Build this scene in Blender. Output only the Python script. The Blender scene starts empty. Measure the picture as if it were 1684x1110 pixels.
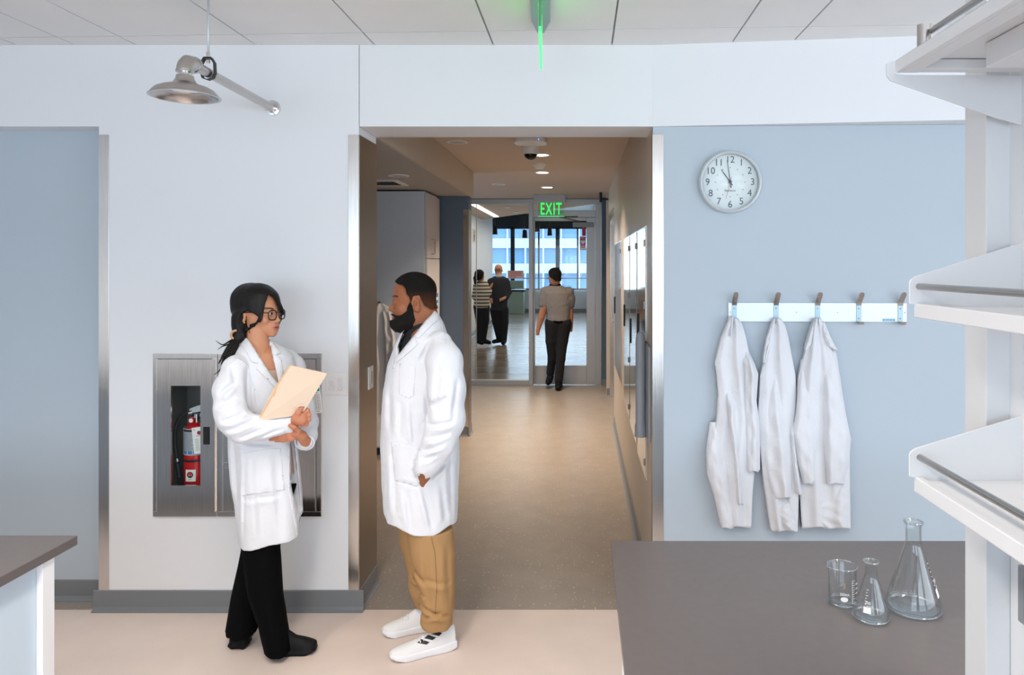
import bpy, bmesh, math, random
import numpy as np
from mathutils import Vector, Matrix, Euler
from mathutils.bvhtree import BVHTree
random.seed(4)
S = bpy.context.scene
COL = S.collection
PI = math.pi
# ---------------------------------------------------------------- camera
F, HX, HY, EYE = 1180.0, 955.0, 435.0, 1.78
cd = bpy.data.cameras.new('camera'); cam = bpy.data.objects.new('camera', cd); COL.objects.link(cam)
cam.location = (0, 0, EYE); cam.rotation_euler = (PI/2, 0, 0)
cd.sensor_width = 36; cd.lens = F/1684*36
cd.shift_x = (842-HX)/1684; cd.shift_y = -(555-HY)/1684
cd.clip_start = 0.05; cd.clip_end = 300
S.camera = cam
# ---------------------------------------------------------------- world, exposure, lights
S.view_settings.view_transform = 'Standard'; S.view_settings.look = 'None'
S.view_settings.exposure = -0.02; S.view_settings.gamma = 1.0
w = bpy.data.worlds.new('sky'); S.world = w; w.use_nodes = True
bg = w.node_tree.nodes['Background']; bg.inputs[0].default_value = (0.62, 0.80, 1.0, 1); bg.inputs[1].default_value = 2.6
S.cycles.use_denoising = True
S.cycles.max_bounces = 10; S.cycles.transparent_max_bounces = 24; S.cycles.transmission_bounces = 10
S.cycles.sample_clamp_indirect = 6.0

def area(name, loc, rot, sx, sy, power, col, spread=PI):
    l = bpy.data.lights.new(name, 'AREA'); l.shape = 'RECTANGLE'; l.size = sx; l.size_y = sy
    l.energy = power; l.color = col; l.spread = spread
    o = bpy.data.objects.new(name, l); COL.objects.link(o); o.location = loc; o.rotation_euler = rot
    return o
# daylight entering through the lab windows behind and to the right of the camera
area('daylight_rear_window', (0.2, -4.9, 1.62), (PI/2, 0, 0), 7.6, 1.7, 150, (0.80, 0.91, 1.0))
area('daylight_right_window', (4.4, -1.2, 1.6), (PI/2, 0, PI/2), 4.6, 1.6, 72, (0.88, 0.95, 1.0))
# warm fill lamps added at the lab ceiling, unseen behind the camera
area('added_lab_light', (-0.9, 0.6, 2.86), (0, 0, 0), 0.3, 3.0, 62, (1.0, 0.90, 0.80), 2.25)
area('added_lab_light', (1.6, 0.2, 2.86), (0, 0, 0), 0.3, 2.4, 44, (1.0, 0.90, 0.80), 2.25)
area('added_lab_light', (-2.9, 0.6, 2.86), (0, 0, 0), 0.3, 3.0, 42, (1.0, 0.90, 0.80), 2.25)
# daylight entering the lobby through its far windows
area('daylight_lobby_window', (-1.3, 26.5, 2.0), (-PI/2, 0, 0), 8.0, 2.3, 110, (0.72, 0.87, 1.0))
area('lobby_luminaire_light', (-1.2, 17.5, 2.95), (0, 0, 0), 1.5, 8.0, 75, (1.0, 0.88, 0.74))

# ---------------------------------------------------------------- helpers
def at(px, py, Y):
    return Vector(((px-HX)/F*Y, Y, EYE-(py-HY)/F*Y))
def lin(c):
    return tuple((x/12.92 if x <= 0.04045 else ((x+0.055)/1.055)**2.4) for x in c)
def rgb(r, g, b): return lin((r/255, g/255, b/255))
MATS = {}
def mat(name, col, rough=0.5, metal=0.0, spec=0.5, bump=None, var=None, streak=None, emit=None, sheen=0, coat=0, speck=None, trans=0, ior=1.45, sss=0, vcol=None, aniso=0):
    if name in MATS: return MATS[name]
    m = bpy.data.materials.new(name); m.use_nodes = True; nt = m.node_tree; N = nt.nodes; L = nt.links
    b = N['Principled BSDF']
    b.inputs['Base Color'].default_value = (*col, 1); b.inputs['Roughness'].default_value = rough
    b.inputs['Metallic'].default_value = metal; b.inputs['Specular IOR Level'].default_value = spec
    b.inputs['IOR'].default_value = ior
    if trans: b.inputs['Transmission Weight'].default_value = trans
    if sheen: b.inputs['Sheen Weight'].default_value = sheen
    if coat: b.inputs['Coat Weight'].default_value = coat; b.inputs['Coat Roughness'].default_value = 0.15
    if sss:
        b.inputs['Subsurface Weight'].default_value = sss; b.inputs['Subsurface Radius'].default_value = (0.012, 0.005, 0.003)
        b.inputs['Subsurface Scale'].default_value = 1.0
    if emit: b.inputs['Emission Color'].default_value = (*emit[0], 1); b.inputs['Emission Strength'].default_value = emit[1]
    tc = N.new('ShaderNodeTexCoord'); base = None
    def noise(scale, detail=3, vec=None, stretch=None):
        n = N.new('ShaderNodeTexNoise'); n.inputs['Scale'].default_value = scale; n.inputs['Detail'].default_value = detail
        if stretch:
            mp = N.new('ShaderNodeMapping'); mp.inputs['Scale'].default_value = stretch
            L.new(tc.outputs['Object'], mp.inputs[0]); L.new(mp.outputs[0], n.inputs['Vector'])
        else: L.new(tc.outputs['Object'], n.inputs['Vector'])
        return n
    def mixc(fac, a, bb):
        x = N.new('ShaderNodeMix'); x.data_type = 'RGBA'
        L.new(fac, x.inputs[0])
        for s, v in ((6, a), (7, bb)):
            if isinstance(v, tuple): x.inputs[s].default_value = (*v, 1)
            else: L.new(v, x.inputs[s])
        return x.outputs[2]
    if vcol:
        at_ = N.new('ShaderNodeAttribute'); at_.attribute_name = vcol; base = at_.outputs['Color']
    if var:   # (scale, amount)
        n = noise(var[0], 4); r = N.new('ShaderNodeMapRange'); r.inputs[1].default_value = 0.35; r.inputs[2].default_value = 0.65
        L.new(n.outputs[0], r.inputs[0])
        if base is None: base = mixc(r.outputs[0], tuple(c*(1-var[1]) for c in col), tuple(min(1, c*(1+var[1])) for c in col))
    if streak:  # (stretch vector, scale, amount)
        n = noise(streak[1], 4, stretch=streak[0]); r = N.new('ShaderNodeMapRange'); r.inputs[1].default_value = 0.35; r.inputs[2].default_value = 0.65
        L.new(n.outputs[0], r.inputs[0])
        base = mixc(r.outputs[0], tuple(c*(1-streak[2]) for c in col), tuple(min(1, c*(1+streak[2])) for c in col))
        r2 = N.new('ShaderNodeMapRange'); r2.inputs[1].default_value = 0.3; r2.inputs[2].default_value = 0.7
        r2.inputs[3].default_value = rough*0.85; r2.inputs[4].default_value = rough*1.15
        L.new(n.outputs[0], r2.inputs[0]); L.new(r2.outputs[0], b.inputs['Roughness'])
    if speck:   # list of (scale, threshold, colour)
        for sc, th, c in speck:
            v = N.new('ShaderNodeTexVoronoi'); v.inputs['Scale'].default_value = sc; L.new(tc.outputs['Object'], v.inputs['Vector'])
            lt = N.new('ShaderNodeMath'); lt.operation = 'LESS_THAN'; lt.inputs[1].default_value = th; L.new(v.outputs['Distance'], lt.inputs[0])
            w_ = N.new('ShaderNodeSeparateColor'); L.new(v.outputs['Color'], w_.inputs[0])
            g = N.new('ShaderNodeMath'); g.operation = 'GREATER_THAN'; g.inputs[1].default_value = 0.55; L.new(w_.outputs[0], g.inputs[0])
            mu = N.new('ShaderNodeMath'); mu.operation = 'MULTIPLY'; L.new(lt.outputs[0], mu.inputs[0]); L.new(g.outputs[0], mu.inputs[1])
            base = mixc(mu.outputs[0], base if base is not None else tuple(col), c)
    if base is not None: L.new(base, b.inputs['Base Color'])
    if bump:  # (scale, strength, distance[, stretch])
        n = noise(bump[0], 5, stretch=bump[3] if len(bump) > 3 else None)
        bp = N.new('ShaderNodeBump'); bp.inputs['Strength'].default_value = bump[1]; bp.inputs['Distance'].default_value = bump[2]
        L.new(n.outputs[0], bp.inputs['Height']); L.new(bp.outputs[0], b.inputs['Normal'])
    MATS[name] = m; return m

M = {}
M['white_wall'] = mat('white_wall_paint', rgb(236, 238, 241), 0.55, bump=(180, 0.08, 0.002))
M['grey_wall'] = mat('blue_grey_wall_paint', rgb(187, 199, 209), 0.5, bump=(180, 0.08, 0.002))
M['slate_wall'] = mat('slate_wall_paint', rgb(88, 106, 128), 0.5)
M['beige_wall'] = mat('corridor_wall_laminate', rgb(196, 184, 170), 0.42, streak=((9, 9, 0.5), 6, 0.06))
M['soffit'] = mat('soffit_paint', rgb(176, 172, 168), 0.6)
M['ceil'] = mat('ceiling_tile', rgb(240, 240, 240), 0.9, bump=(260, 0.12, 0.002), var=(3, 0.012))
M['ceilgap'] = mat('ceiling_reveal', rgb(165, 168, 172), 0.8)
M['ceil_corr'] = mat('corridor_ceiling_paint', rgb(206, 190, 176), 0.8)
M['floor'] = mat('pale_resilient_floor', rgb(225, 209, 199), 0.38, var=(5, 0.025), speck=[(90, 0.12, rgb(206, 190, 178)), (120, 0.10, rgb(238, 228, 220))], spec=0.4)
M['floor_dark'] = mat('speckled_corridor_floor', rgb(150, 140, 131), 0.34, var=(6, 0.05), speck=[(38, 0.13, rgb(222, 208, 190)), (55, 0.16, rgb(200, 188, 176))], spec=0.5)
M['floor_lobby'] = mat('polished_concrete', rgb(140, 126, 112), 0.22, var=(1.6, 0.16), streak=((0.5, 2.5, 1), 1.6, 0.12))
M['base'] = mat('grey_rubber_base', rgb(122, 126, 130), 0.35)
M['steel'] = mat('brushed_steel', (0.74, 0.71, 0.68), 0.20, 1.0, streak=((60, 60, 1.2), 5, 0.04))
M['steel_v'] = mat('brushed_steel_sheet', (0.76, 0.71, 0.665), 0.20, 1.0, streak=((60, 60, 1.2), 5, 0.06))
M['steel_mirror'] = mat('polished_steel', (0.74, 0.72, 0.70), 0.07, 1.0)
M['pipe'] = mat('satin_pipe_steel', (0.56, 0.53, 0.51), 0.28, 1.0)
M['bronze_steel'] = mat('jamb_steel', (0.36, 0.31, 0.265), 0.34, 1.0, streak=((60, 60, 1.2), 5, 0.06))
M['nickel'] = mat('satin_nickel', (0.50, 0.43, 0.38), 0.30, 1.0)
M['chrome'] = mat('chrome', (0.8, 0.8, 0.8), 0.08, 1.0)
M['hook_plate'] = mat('hook_plate', rgb(176, 204, 216), 0.4, 0.3)
M['alu'] = mat('brushed_aluminium', rgb(216, 222, 226), 0.42, 0.5, streak=((1, 1, 60), 5, 0.03))
M['alu_frame'] = mat('anodised_frame', rgb(178, 178, 178), 0.38, 0.55)
M['white_metal'] = mat('white_powder_coat', rgb(232, 234, 237), 0.35)
M['white_plastic'] = mat('white_plastic', rgb(238, 238, 238), 0.35)
M['grey_plastic'] = mat('grey_plastic', rgb(150, 154, 160), 0.4)
M['black_plastic'] = mat('black_plastic', (0.012, 0.012, 0.013), 0.35)
M['black_gloss'] = mat('black_gloss', (0.006, 0.006, 0.007), 0.06)
M['bench'] = mat('grey_epoxy_benchtop', rgb(100, 94, 93), 0.36, var=(40, 0.03), spec=0.5)
M['bench_side'] = mat('bench_pale_panel', rgb(196, 212, 226), 0.4)
M['red'] = mat('red_enamel', rgb(196, 20, 28), 0.22, coat=0.5)
M['rubber'] = mat('black_rubber', (0.015, 0.015, 0.016), 0.45)
M['label_silver'] = mat('silver_label', rgb(176, 182, 190), 0.4)
M['paper'] = mat('white_paper', rgb(240, 240, 238), 0.7)
M['ink'] = mat('grey_ink', rgb(120, 124, 130), 0.7)
M['ink_black'] = mat('black_ink', rgb(24, 24, 28), 0.6)
M['ink_red'] = mat('red_ink', rgb(200, 40, 40), 0.6)
M['ink_blue'] = mat('blue_ink', rgb(60, 130, 190), 0.6)
M['ink_teal'] = mat('teal_ink', rgb(0, 160, 140), 0.6)
M['frost'] = mat('white_enamel_print', rgb(236, 236, 236), 0.6)
M['amber'] = mat('amber_print', rgb(176, 140, 90), 0.6)
M['cabinet'] = mat('cabinet_laminate', rgb(212, 226, 244), 0.38)
M['cabinet_door'] = mat('cabinet_door_laminate', rgb(210, 207, 208), 0.4)
M['cab_in'] = mat('cabinet_interior', rgb(120, 116, 112), 0.6, 0.2)
M['manila'] = mat('manila_card', rgb(230, 206, 182), 0.6)
M['manila_in'] = mat('manila_inner', rgb(238, 200, 156), 0.6)
M['dial'] = mat('clock_dial', rgb(250, 251, 253), 0.5)
M['glow_warm'] = mat('downlight_lens', (1, 0.95, 0.88), 0.5, emit=((1.0, 0.88, 0.74), 9.0))
M['glow_slot'] = mat('linear_lens', (1, 0.95, 0.88), 0.5, emit=((1.0, 0.93, 0.84), 3.2))
M['lens_off'] = mat('unlit_lens', rgb(186, 190, 194), 0.3)
M['exit_green'] = mat('exit_green_glow', (0.02, 0.8, 0.1), 0.4, emit=((0.02, 1.0, 0.08), 1.5))
M['exit_edge'] = mat('exit_edge_glow', (0.1, 0.9, 0.3), 0.4, emit=((0.12, 1.0, 0.30), 1.0))
M['blk_frame'] = mat('dark_window_frame', rgb(40, 44, 50), 0.4)
M['sign_red'] = mat('sign_red', rgb(206, 36, 40), 0.45)
M['sign_pink'] = mat('notice_paper', rgb(232, 200, 192), 0.6)
M['sage'] = mat('sage_panel', rgb(176, 196, 176), 0.5)
M['facade'] = mat('facade_white', rgb(225, 232, 238), 0.5)
M['facade_glass'] = mat('facade_glass', rgb(128, 170, 206), 0.1, spec=0.8)
M['wood_dark'] = mat('dark_door_veneer', rgb(92, 76, 62), 0.4)
M['asphalt'] = mat('asphalt', rgb(110, 112, 114), 0.9)

def clear_mat(name, tint, ior, rough=0.0):
    m = bpy.data.materials.new(name); m.use_nodes = True; nt = m.node_tree; nt.nodes.clear(); N = nt.nodes; L = nt.links
    o = N.new('ShaderNodeOutputMaterial'); mx = N.new('ShaderNodeMixShader'); lw = N.new('ShaderNodeLayerWeight'); lw.inputs[0].default_value = 0.5
    pw = N.new('ShaderNodeMath'); pw.operation = 'POWER'; pw.inputs[1].default_value = 3.2; L.new(lw.outputs['Facing'], pw.inputs[0])
    f0 = ((ior-1)/(ior+1))**2; fr = N.new('ShaderNodeMapRange'); fr.inputs[3].default_value = f0; fr.inputs[4].default_value = 0.9; L.new(pw.outputs[0], fr.inputs[0])
    t = N.new('ShaderNodeBsdfTransparent'); t.inputs[0].default_value = (*tint, 1)
    g = N.new('ShaderNodeBsdfGlossy'); g.inputs['Roughness'].default_value = rough
    L.new(fr.outputs[0], mx.inputs[0]); L.new(t.outputs[0], mx.inputs[1]); L.new(g.outputs[0], mx.inputs[2]); L.new(mx.outputs[0], o.inputs[0])
    return m
M['pane'] = clear_mat('window_glass', (0.97, 0.99, 0.985), 1.3)
M['acrylic'] = clear_mat('edge_lit_acrylic', (0.86, 0.97, 0.90), 1.3)
M['rim'] = clear_mat('thick_glass_rim', (0.90, 0.93, 0.93), 2.6, 0.05)
M['flask'] = clear_mat('borosilicate_glass', (0.955, 0.965, 0.965), 1.5, 0.02)
M['lens_glass'] = clear_mat('spectacle_lens', (0.93, 0.95, 0.97), 1.35)

def root_matrix(p):
    m = Matrix.Identity(4)
    while p is not None:
        m = p.matrix_basis @ m; p = p.parent
    return m
def tag(o, label=None, cat=None, group=None, kind=None):
    if label: o['label'] = label
    if cat: o['category'] = cat
    if group: o['group'] = group
    if kind: o['kind'] = kind
    return o
def thing(name, label, cat, loc=(0, 0, 0), rz=0, group=None):
    o = bpy.data.objects.new(name, None); COL.objects.link(o); o.location = loc; o.rotation_euler = (0, 0, rz)
    o.empty_display_size = 0.1
    return tag(o, label, cat, group)
def mesh_obj(name, verts, faces, m, parent=None, smooth=False, mats=None, fmat=None, local=False):
    me = bpy.data.meshes.new(name)
    me.from_pydata([tuple(v) for v in verts], [], [tuple(f) for f in faces]); 
    if parent is not None and not local: me.transform(root_matrix(parent).inverted())
    o = bpy.data.objects.new(name, me); COL.objects.link(o)
    for x in (mats or [m]): me.materials.append(x)
    if fmat is not None: me.polygons.foreach_set('material_index', fmat)
    if smooth: me.polygons.foreach_set('use_smooth', [True]*len(me.polygons))
    me.update()
    if parent is not None: o.parent = parent
    return o
class MB:
    def __init__(s): s.v = []; s.f = []; s.m = []; s.cur = 0
    def add(s, v, f):
        n = len(s.v); s.v += [Vector(x) for x in v]; s.f += [tuple(i+n for i in q) for q in f]; s.m += [s.cur]*len(f); return s
    def mi(s, i): s.cur = i; return s
    def box(s, a, b):
        x0, y0, z0 = a; x1, y1, z1 = b
        v = [(x0,y0,z0),(x1,y0,z0),(x1,y1,z0),(x0,y1,z0),(x0,y0,z1),(x1,y0,z1),(x1,y1,z1),(x0,y1,z1)]
        return s.add(v, [(0,3,2,1),(4,5,6,7),(0,1,5,4),(1,2,6,5),(2,3,7,6),(3,0,4,7)])
    def prism(s, pts, d):   # pts: closed planar polygon (3D), extruded by vector d
        d = Vector(d); pts = [Vector(p) for p in pts]; n = len(pts)
        f = [tuple(range(n))[::-1], tuple(range(n, 2*n))] + [(i, (i+1) % n, n+(i+1) % n, n+i) for i in range(n)]
        return s.add(pts+[p+d for p in pts], f)
    def cyl(s, a, b, r, r2=None, n=24, cap=True):
        a = Vector(a); b = Vector(b); r2 = r if r2 is None else r2; ax = (b-a).normalized()
        q = ax.orthogonal().normalized(); t = ax.cross(q)
        v = []
        for i in range(n):
            an = 2*PI*i/n; d = q*math.cos(an)+t*math.sin(an); v.append(a+d*r)
        for i in range(n):
            an = 2*PI*i/n; d = q*math.cos(an)+t*math.sin(an); v.append(b+d*r2)
        f = [(i, (i+1) % n, n+(i+1) % n, n+i) for i in range(n)]
        if cap: f += [tuple(range(n))[::-1], tuple(range(n, 2*n))]
        return s.add(v, f)
    def tube(s, pts, r, n=12, closed=False, cap=True):
        pts = [Vector(p) for p in pts]; m = len(pts); rr = r if isinstance(r, (list, tuple)) else [r]*m
        v = []; prev = None
        for i, p in enumerate(pts):
            if closed: t = (pts[(i+1) % m]-pts[i-1]).normalized()
            else: t = (pts[min(i+1, m-1)]-pts[max(i-1, 0)]).normalized()
            if prev is None: q = t.orthogonal().normalized()
            else: q = (prev-t*prev.dot(t)).normalized()
            prev = q; b = t.cross(q)
            for k in range(n):
                an = 2*PI*k/n; v.append(p+(q*math.cos(an)+b*math.sin(an))*rr[i])
        f = []
        for i in range(m if closed else m-1):
            j = (i+1) % m
            for k in range(n): f.append((i*n+k, i*n+(k+1) % n, j*n+(k+1) % n, j*n+k))
        if cap and not closed: f += [tuple(range(n))[::-1], tuple(range((m-1)*n, m*n))]
        return s.add(v, f)
    def lathe(s, prof, c, n=48, axis=None):   # prof [(r, h)], around z through c (or given axis vector)
        c = Vector(c); ax = Vector(axis).normalized() if axis is not None else Vector((0, 0, 1))
        q = Vector((1, 0, 0)) if abs(ax.x) < 0.9 else Vector((0, 1, 0)); q = (q-ax*q.dot(ax)).normalized(); t = ax.cross(q)
        v = []; f = []
        for r, h in prof:
            for k in range(n):
                an = 2*PI*k/n; v.append(c+ax*h+(q*math.cos(an)+t*math.sin(an))*max(r, 1e-5))
        for i in range(len(prof)-1):
            for k in range(n): f.append((i*n+k, i*n+(k+1) % n, (i+1)*n+(k+1) % n, (i+1)*n+k))
        return s.add(v, f)
    def grid(s, P):  # P [rows][cols] of points
        R = len(P); C = len(P[0]); v = [p for r in P for p in r]
        return s.add(v, [(i*C+j, i*C+j+1, (i+1)*C+j+1, (i+1)*C+j) for i in range(R-1) for j in range(C-1)])
    def build(s, name, m, parent=None, smooth=False, bevel=0, seg=2, auto=None):
        mats = m if isinstance(m, list) else [m]
        o = mesh_obj(name, s.v, s.f, None, parent, smooth, mats, s.m)
        if bevel:
            b = o.modifiers.new('bevel', 'BEVEL'); b.width = bevel; b.segments = seg; b.limit_method = 'ANGLE'; b.angle_limit = 0.6
        if auto:
            e = o.modifiers.new('edges', 'EDGE_SPLIT'); e.split_angle = auto
        return o
def struct(o, label=None):
    o['kind'] = 'structure'
    if label: o['label'] = label
    return o
_txt = {}
def text_mb(txt, size, origin, right, up, depth=0.001, align='CENTER', sx=1.0, bold=0.0, spacing=1.0):
    key = (txt, align, bold, spacing)
    if key not in _txt:
        c = bpy.data.curves.new('t', 'FONT'); c.body = txt; c.size = 1; c.align_x = align; c.align_y = 'CENTER'; c.resolution_u = 3; c.offset = bold; c.space_character = spacing
        o = bpy.data.objects.new('t', c); COL.objects.link(o)
        me = bpy.data.meshes.new_from_object(o.evaluated_get(bpy.context.evaluated_depsgraph_get()))
        _txt[key] = ([v.co.copy() for v in me.vertices], [tuple(p.vertices) for p in me.polygons])
        bpy.data.objects.remove(o); bpy.data.curves.remove(c); bpy.data.meshes.remove(me)
    vs, fs = _txt[key]; R = Vector(right).normalized(); U = Vector(up).normalized(); n = R.cross(U); o = Vector(origin)
    return [o+R*(v.x*size*sx)+U*(v.y*size)+n*depth for v in vs], fs
def copy_tree(o, parent=None):
    c = o.copy(); COL.objects.link(c)
    if parent is not None: c.parent = parent
    for ch in [x for x in bpy.data.objects if x.parent == o]: copy_tree(ch, c)
    return c
# ================================================================= SETTING
YW = 3.69; ZC = 2.909; ZH = 2.49; ZCC = 2.753
XJ = -1.141; XR = 0.372
def quadbox(name, pts, z0, z1, m, bevel=0.0):   # vertical prism over a plan polygon
    b = MB().prism([(x, y, z0) for x, y in pts], (0, 0, z1-z0)); return struct(b.build(name, m, bevel=bevel))
# floors
def flat(name, pts, z0, z1, m): return quadbox(name, pts, z0, z1, m)
flat('floor', [(-4.6, -5.0), (4.5, -5.0), (4.5, 3.70), (-4.6, 3.70)], -0.1, 0.0, M['floor'])
flat('floor_corridor', [(-4.6, 3.70), (4.5, 3.70), (4.5, 10.60), (-4.6, 10.60)], -0.1, 0.0, M['floor_dark'])
flat('floor_lobby', [(-6.0, 10.60), (4.5, 10.60), (4.5, 27.2), (-6.0, 27.2)], -0.1, 0.0, M['floor_lobby'])
# lab ceiling: lay-in tiles separated by reveals
xs = [-4.73, -4.12, -3.51, -2.90, -2.60, -2.285, -1.67, -1.06, -0.45, 0.16, 0.77, 1.075, 1.69, 2.30, 2.91, 3.52, 4.13, 4.74]
ys = [3.46-0.61*k for k in range(15)]
cb = MB(); g = 0.0045
cb.mi(1).box((-4.7, -5.0, ZC+0.012), (4.7, 4.0, ZC+0.08)); cb.mi(0)
def yl(x, y): return y-0.0425*(x+0.2)
rows = [(YW+0.3, None)]
for i in range(len(xs)-1):
    a, b_ = xs[i]+g, xs[i+1]-g
    for j in range(-1, len(ys)-1):
        if j < 0: y1a = y1b = 3.9; y0a, y0b = yl(a, ys[0])+g, yl(b_, ys[0])+g
        else: y1a, y1b = yl(a, ys[j])-g, yl(b_, ys[j])-g; y0a, y0b = yl(a, ys[j+1])+g, yl(b_, ys[j+1])+g
        cb.prism([(a, y0a, ZC), (b_, y0b, ZC), (b_, y1b, ZC), (a, y1a, ZC)], (0, 0, 0.02))
struct(cb.build('ceiling', [M['ceil'], M['ceilgap']]))
# walls of the lab
quadbox('wall_pillar', [(-2.477, YW), (XJ, YW), (XJ, 4.0), (-2.477, 4.0)], 0, ZC+.02, M['white_wall'])
quadbox('wall_header_left', [(-4.6, YW), (-2.477, YW), (-2.477, 3.99), (-4.6, 3.99)], ZH, ZC+.02, M['white_wall'])
quadbox('wall_recess_left', [(-4.6, 3.812), (-2.479, 3.812), (-2.479, 3.99), (-4.6, 3.99)], 0, ZH, M['grey_wall'])
quadbox('wall_header', [(XJ+.0035, YW+.001), (XR, YW+.001), (XR, 4.0), (XJ+.0035, 4.0)], ZH, ZC+.02, M['white_wall'])
quadbox('wall_bulkhead_right', [(XR, YW), (4.5, 3.228), (4.5, 4.0), (XR, 4.0)], ZH, ZC+.02, M['white_wall'])
quadbox('wall_grey_right', [(XR, YW), (4.5, 3.523), (4.5, 3.92), (XR, 3.92)], 0, ZH-.001, M['grey_wall'])
quadbox('wall_left', [(-4.6, -5), (-4.5, -5), (-4.5, YW), (-4.6, YW)], 0, ZC, M['white_wall'])
def wall_open(name, axis, c0, c1, a0, a1, z0, z1, holes, m):
    b = MB(); cuts = sorted(holes)
    def bx(u0, u1, w0, w1):
        if u1-u0 < 1e-4 or w1-w0 < 1e-4: return
        if axis == 'x': b.box((u0, c0, w0), (u1, c1, w1))
        else: b.box((c0, u0, w0), (c1, u1, w1))
    u = a0
    for (h0, h1, g0, g1) in cuts:
        bx(u, h0, z0, z1); bx(h0, h1, z0, g0); bx(h0, h1, g1, z1); u = h1
    bx(u, a1, z0, z1); return struct(b.build(name, m))
wall_open('wall_rear', 'x', -5.1, -5.0, -4.6, 4.6, 0, ZC, [(-3.6, 4.0, 0.75, 2.75)], M['white_wall'])
wall_open('wall_right', 'y', 4.5, 4.6, -5.0, 3.9, 0, ZC, [(-3.5, 1.1, 0.8, 2.7)], M['white_wall'])
wf = MB()
for k in range(6):
    x = -3.6+7.6*k/5; wf.box((x-.03, -5.08, .75), (x+.03, -5.0, 2.75))
wf.box((-3.6, -5.08, .75), (4.0, -5.0, .80)); wf.box((-3.6, -5.08, 2.70), (4.0, -5.0, 2.75)); wf.box((-3.6, -5.08, 1.35), (4.0, -5.0, 1.39))
struct(wf.build('window_1', M['blk_frame']))
wf = MB()
for k in range(4):
    y = -3.5+4.6*k/3; wf.box((4.5, y-.03, .8), (4.58, y+.03, 2.7))
wf.box((4.5, -3.5, .8), (4.58, 1.1, .85)); wf.box((4.5, -3.5, 2.65), (4.58, 1.1, 2.7))
struct(wf.build('window_2', M['blk_frame']))
for x, y0, y1 in ((-0.9, -0.9, 2.1), (1.6, -1.0, 1.4), (-2.9, -0.9, 2.1)):  # frames made to go with the added fill lamps, out of view
    t = thing('added_light_frame', 'long white linear frame round an added ceiling lamp behind the camera', 'ceiling light', (x, (y0+y1)/2, ZC), group='frames of the added lab lamps')
    MB().box((x-.18, y0, ZC-.012), (x-.15, y1, ZC)).box((x+.15, y0, ZC-.012), (x+.18, y1, ZC)).box((x-.18, y0-.03, ZC-.012), (x+.18, y0, ZC)).box((x-.18, y1, ZC-.012), (x+.18, y1+.03, ZC)).build('frame', M['white_metal'], t)
# skirting
def skirt(name, p0, p1, side, h=.107, m=None):   # side: unit normal pointing into the room
    p0 = Vector((*p0, 0)); p1 = Vector((*p1, 0)); n = Vector((*side, 0)); b = MB()
    prof = [(0, 0), (.026, 0), (.026, .003), (.014, .010), (.008, .024), (.006, h-.004), (.003, h), (0, h)]
    b.prism([p0+n*a+Vector((0, 0, z)) for a, z in prof], p1-p0)
    return struct(b.build(name, m or M['base']))
skirt('baseboard_pillar', (-2.503, YW), (XJ+.026, YW), (0, -1))
skirt('baseboard_jamb', (XJ, YW), (XJ, 4.0), (1, 0))
skirt('baseboard_pillar_left', (-2.477, YW), (-2.477, 3.81), (-1, 0))
skirt('baseboard_recess', (-4.5, 3.812), (-2.48, 3.812), (0, -1))
skirt('baseboard_corridor_right', (XR, 3.75), (XR, 8.0), (-1, 0), .10)
skirt('baseboard_grey_wall', (XR+.05, YW-.003), (4.4, 3.527), (0, -1))
# steel corner guards: front faces and the sheet lining the jamb
def pxX(px, Y): return (px-HX)/F*Y
def guard(name, x0, x1, y, z0, z1, label):
    o = MB().box((x0, y-.004, z0), (x1, y, z1)).build(name, M['steel'], bevel=.0008)
    return tag(o, label, 'corner guard', None)
guard('corner_guard', -2.477, -2.424, YW, .107, 2.447, 'brushed steel corner guard on the left edge of the white pillar')
t = thing('corner_guard', 'wide steel corner guard wrapping the pillar edge at the corridor opening', 'corner guard', (XJ, YW, .107))
MB().box((XJ-.053, YW-.004, .107), (XJ, YW, 2.447)).build('face_plate', M['steel'], t, bevel=.0008)
MB().box((XJ, YW-.002, .107), (XJ+.004, 4.0, 2.447)).build('jamb_plate', M['bronze_steel'], t)
t = thing('corner_guard', 'steel corner guard on the right edge of the corridor opening, beside the grey wall', 'corner guard', (XR, YW, .03))
MB().prism([(XR-.003, YW-.005, .03), (XR+.053, YW-.0075, .03), (XR+.053, YW-.0035, .03), (XR-.003, YW-.001, .03)], (0, 0, 2.417)).build('face_plate', M['steel'], t)
MB().box((XR-.004, YW, .03), (XR-.001, 3.745, 2.447)).build('jamb_plate', M['bronze_steel'], t)
# corridor
quadbox('ceiling_corridor', [(-1.15, 4.0), (2.2, 4.0), (2.2, 10.75), (-1.15, 10.75)], ZCC, ZCC+.1, M['ceil_corr'])
quadbox('ceiling_far_bay', [(-4.6, 7.56), (-1.15, 7.56), (-1.15, 10.75), (-4.6, 10.75)], ZCC, ZCC+.1, M['ceil_corr'])
quadbox('ceiling_alcove', [(-4.6, 4.0), (-1.152, 4.0), (-1.152, 7.55), (-4.6, 7.55)], ZH, ZCC+.1, M['soffit'])
quadbox('wall_fascia_alcove', [(-1.152, 4.001), (-1.13, 4.001), (-1.13, 7.55), (-1.152, 7.55)], ZH-.004, ZCC-.001, M['beige_wall'])
quadbox('wall_corridor_right', [(XR, 3.921), (XR+.2, 3.921), (XR+.2, 8.02), (XR, 8.02)], 0, ZCC, M['beige_wall'])
quadbox('wall_corridor_jamb', [(XR-.001, YW+.02), (XR+.1, YW+.02), (XR+.1, 3.9205), (XR-.001, 3.9205)], 0, ZH-.001, M['beige_wall'])
quadbox('wall_corridor_pier', [(XR-.02, 9.70), (XR+1.6, 9.70), (XR+1.6, 9.9), (XR-.02, 9.9)], 0, ZCC, M['beige_wall'])
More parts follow.
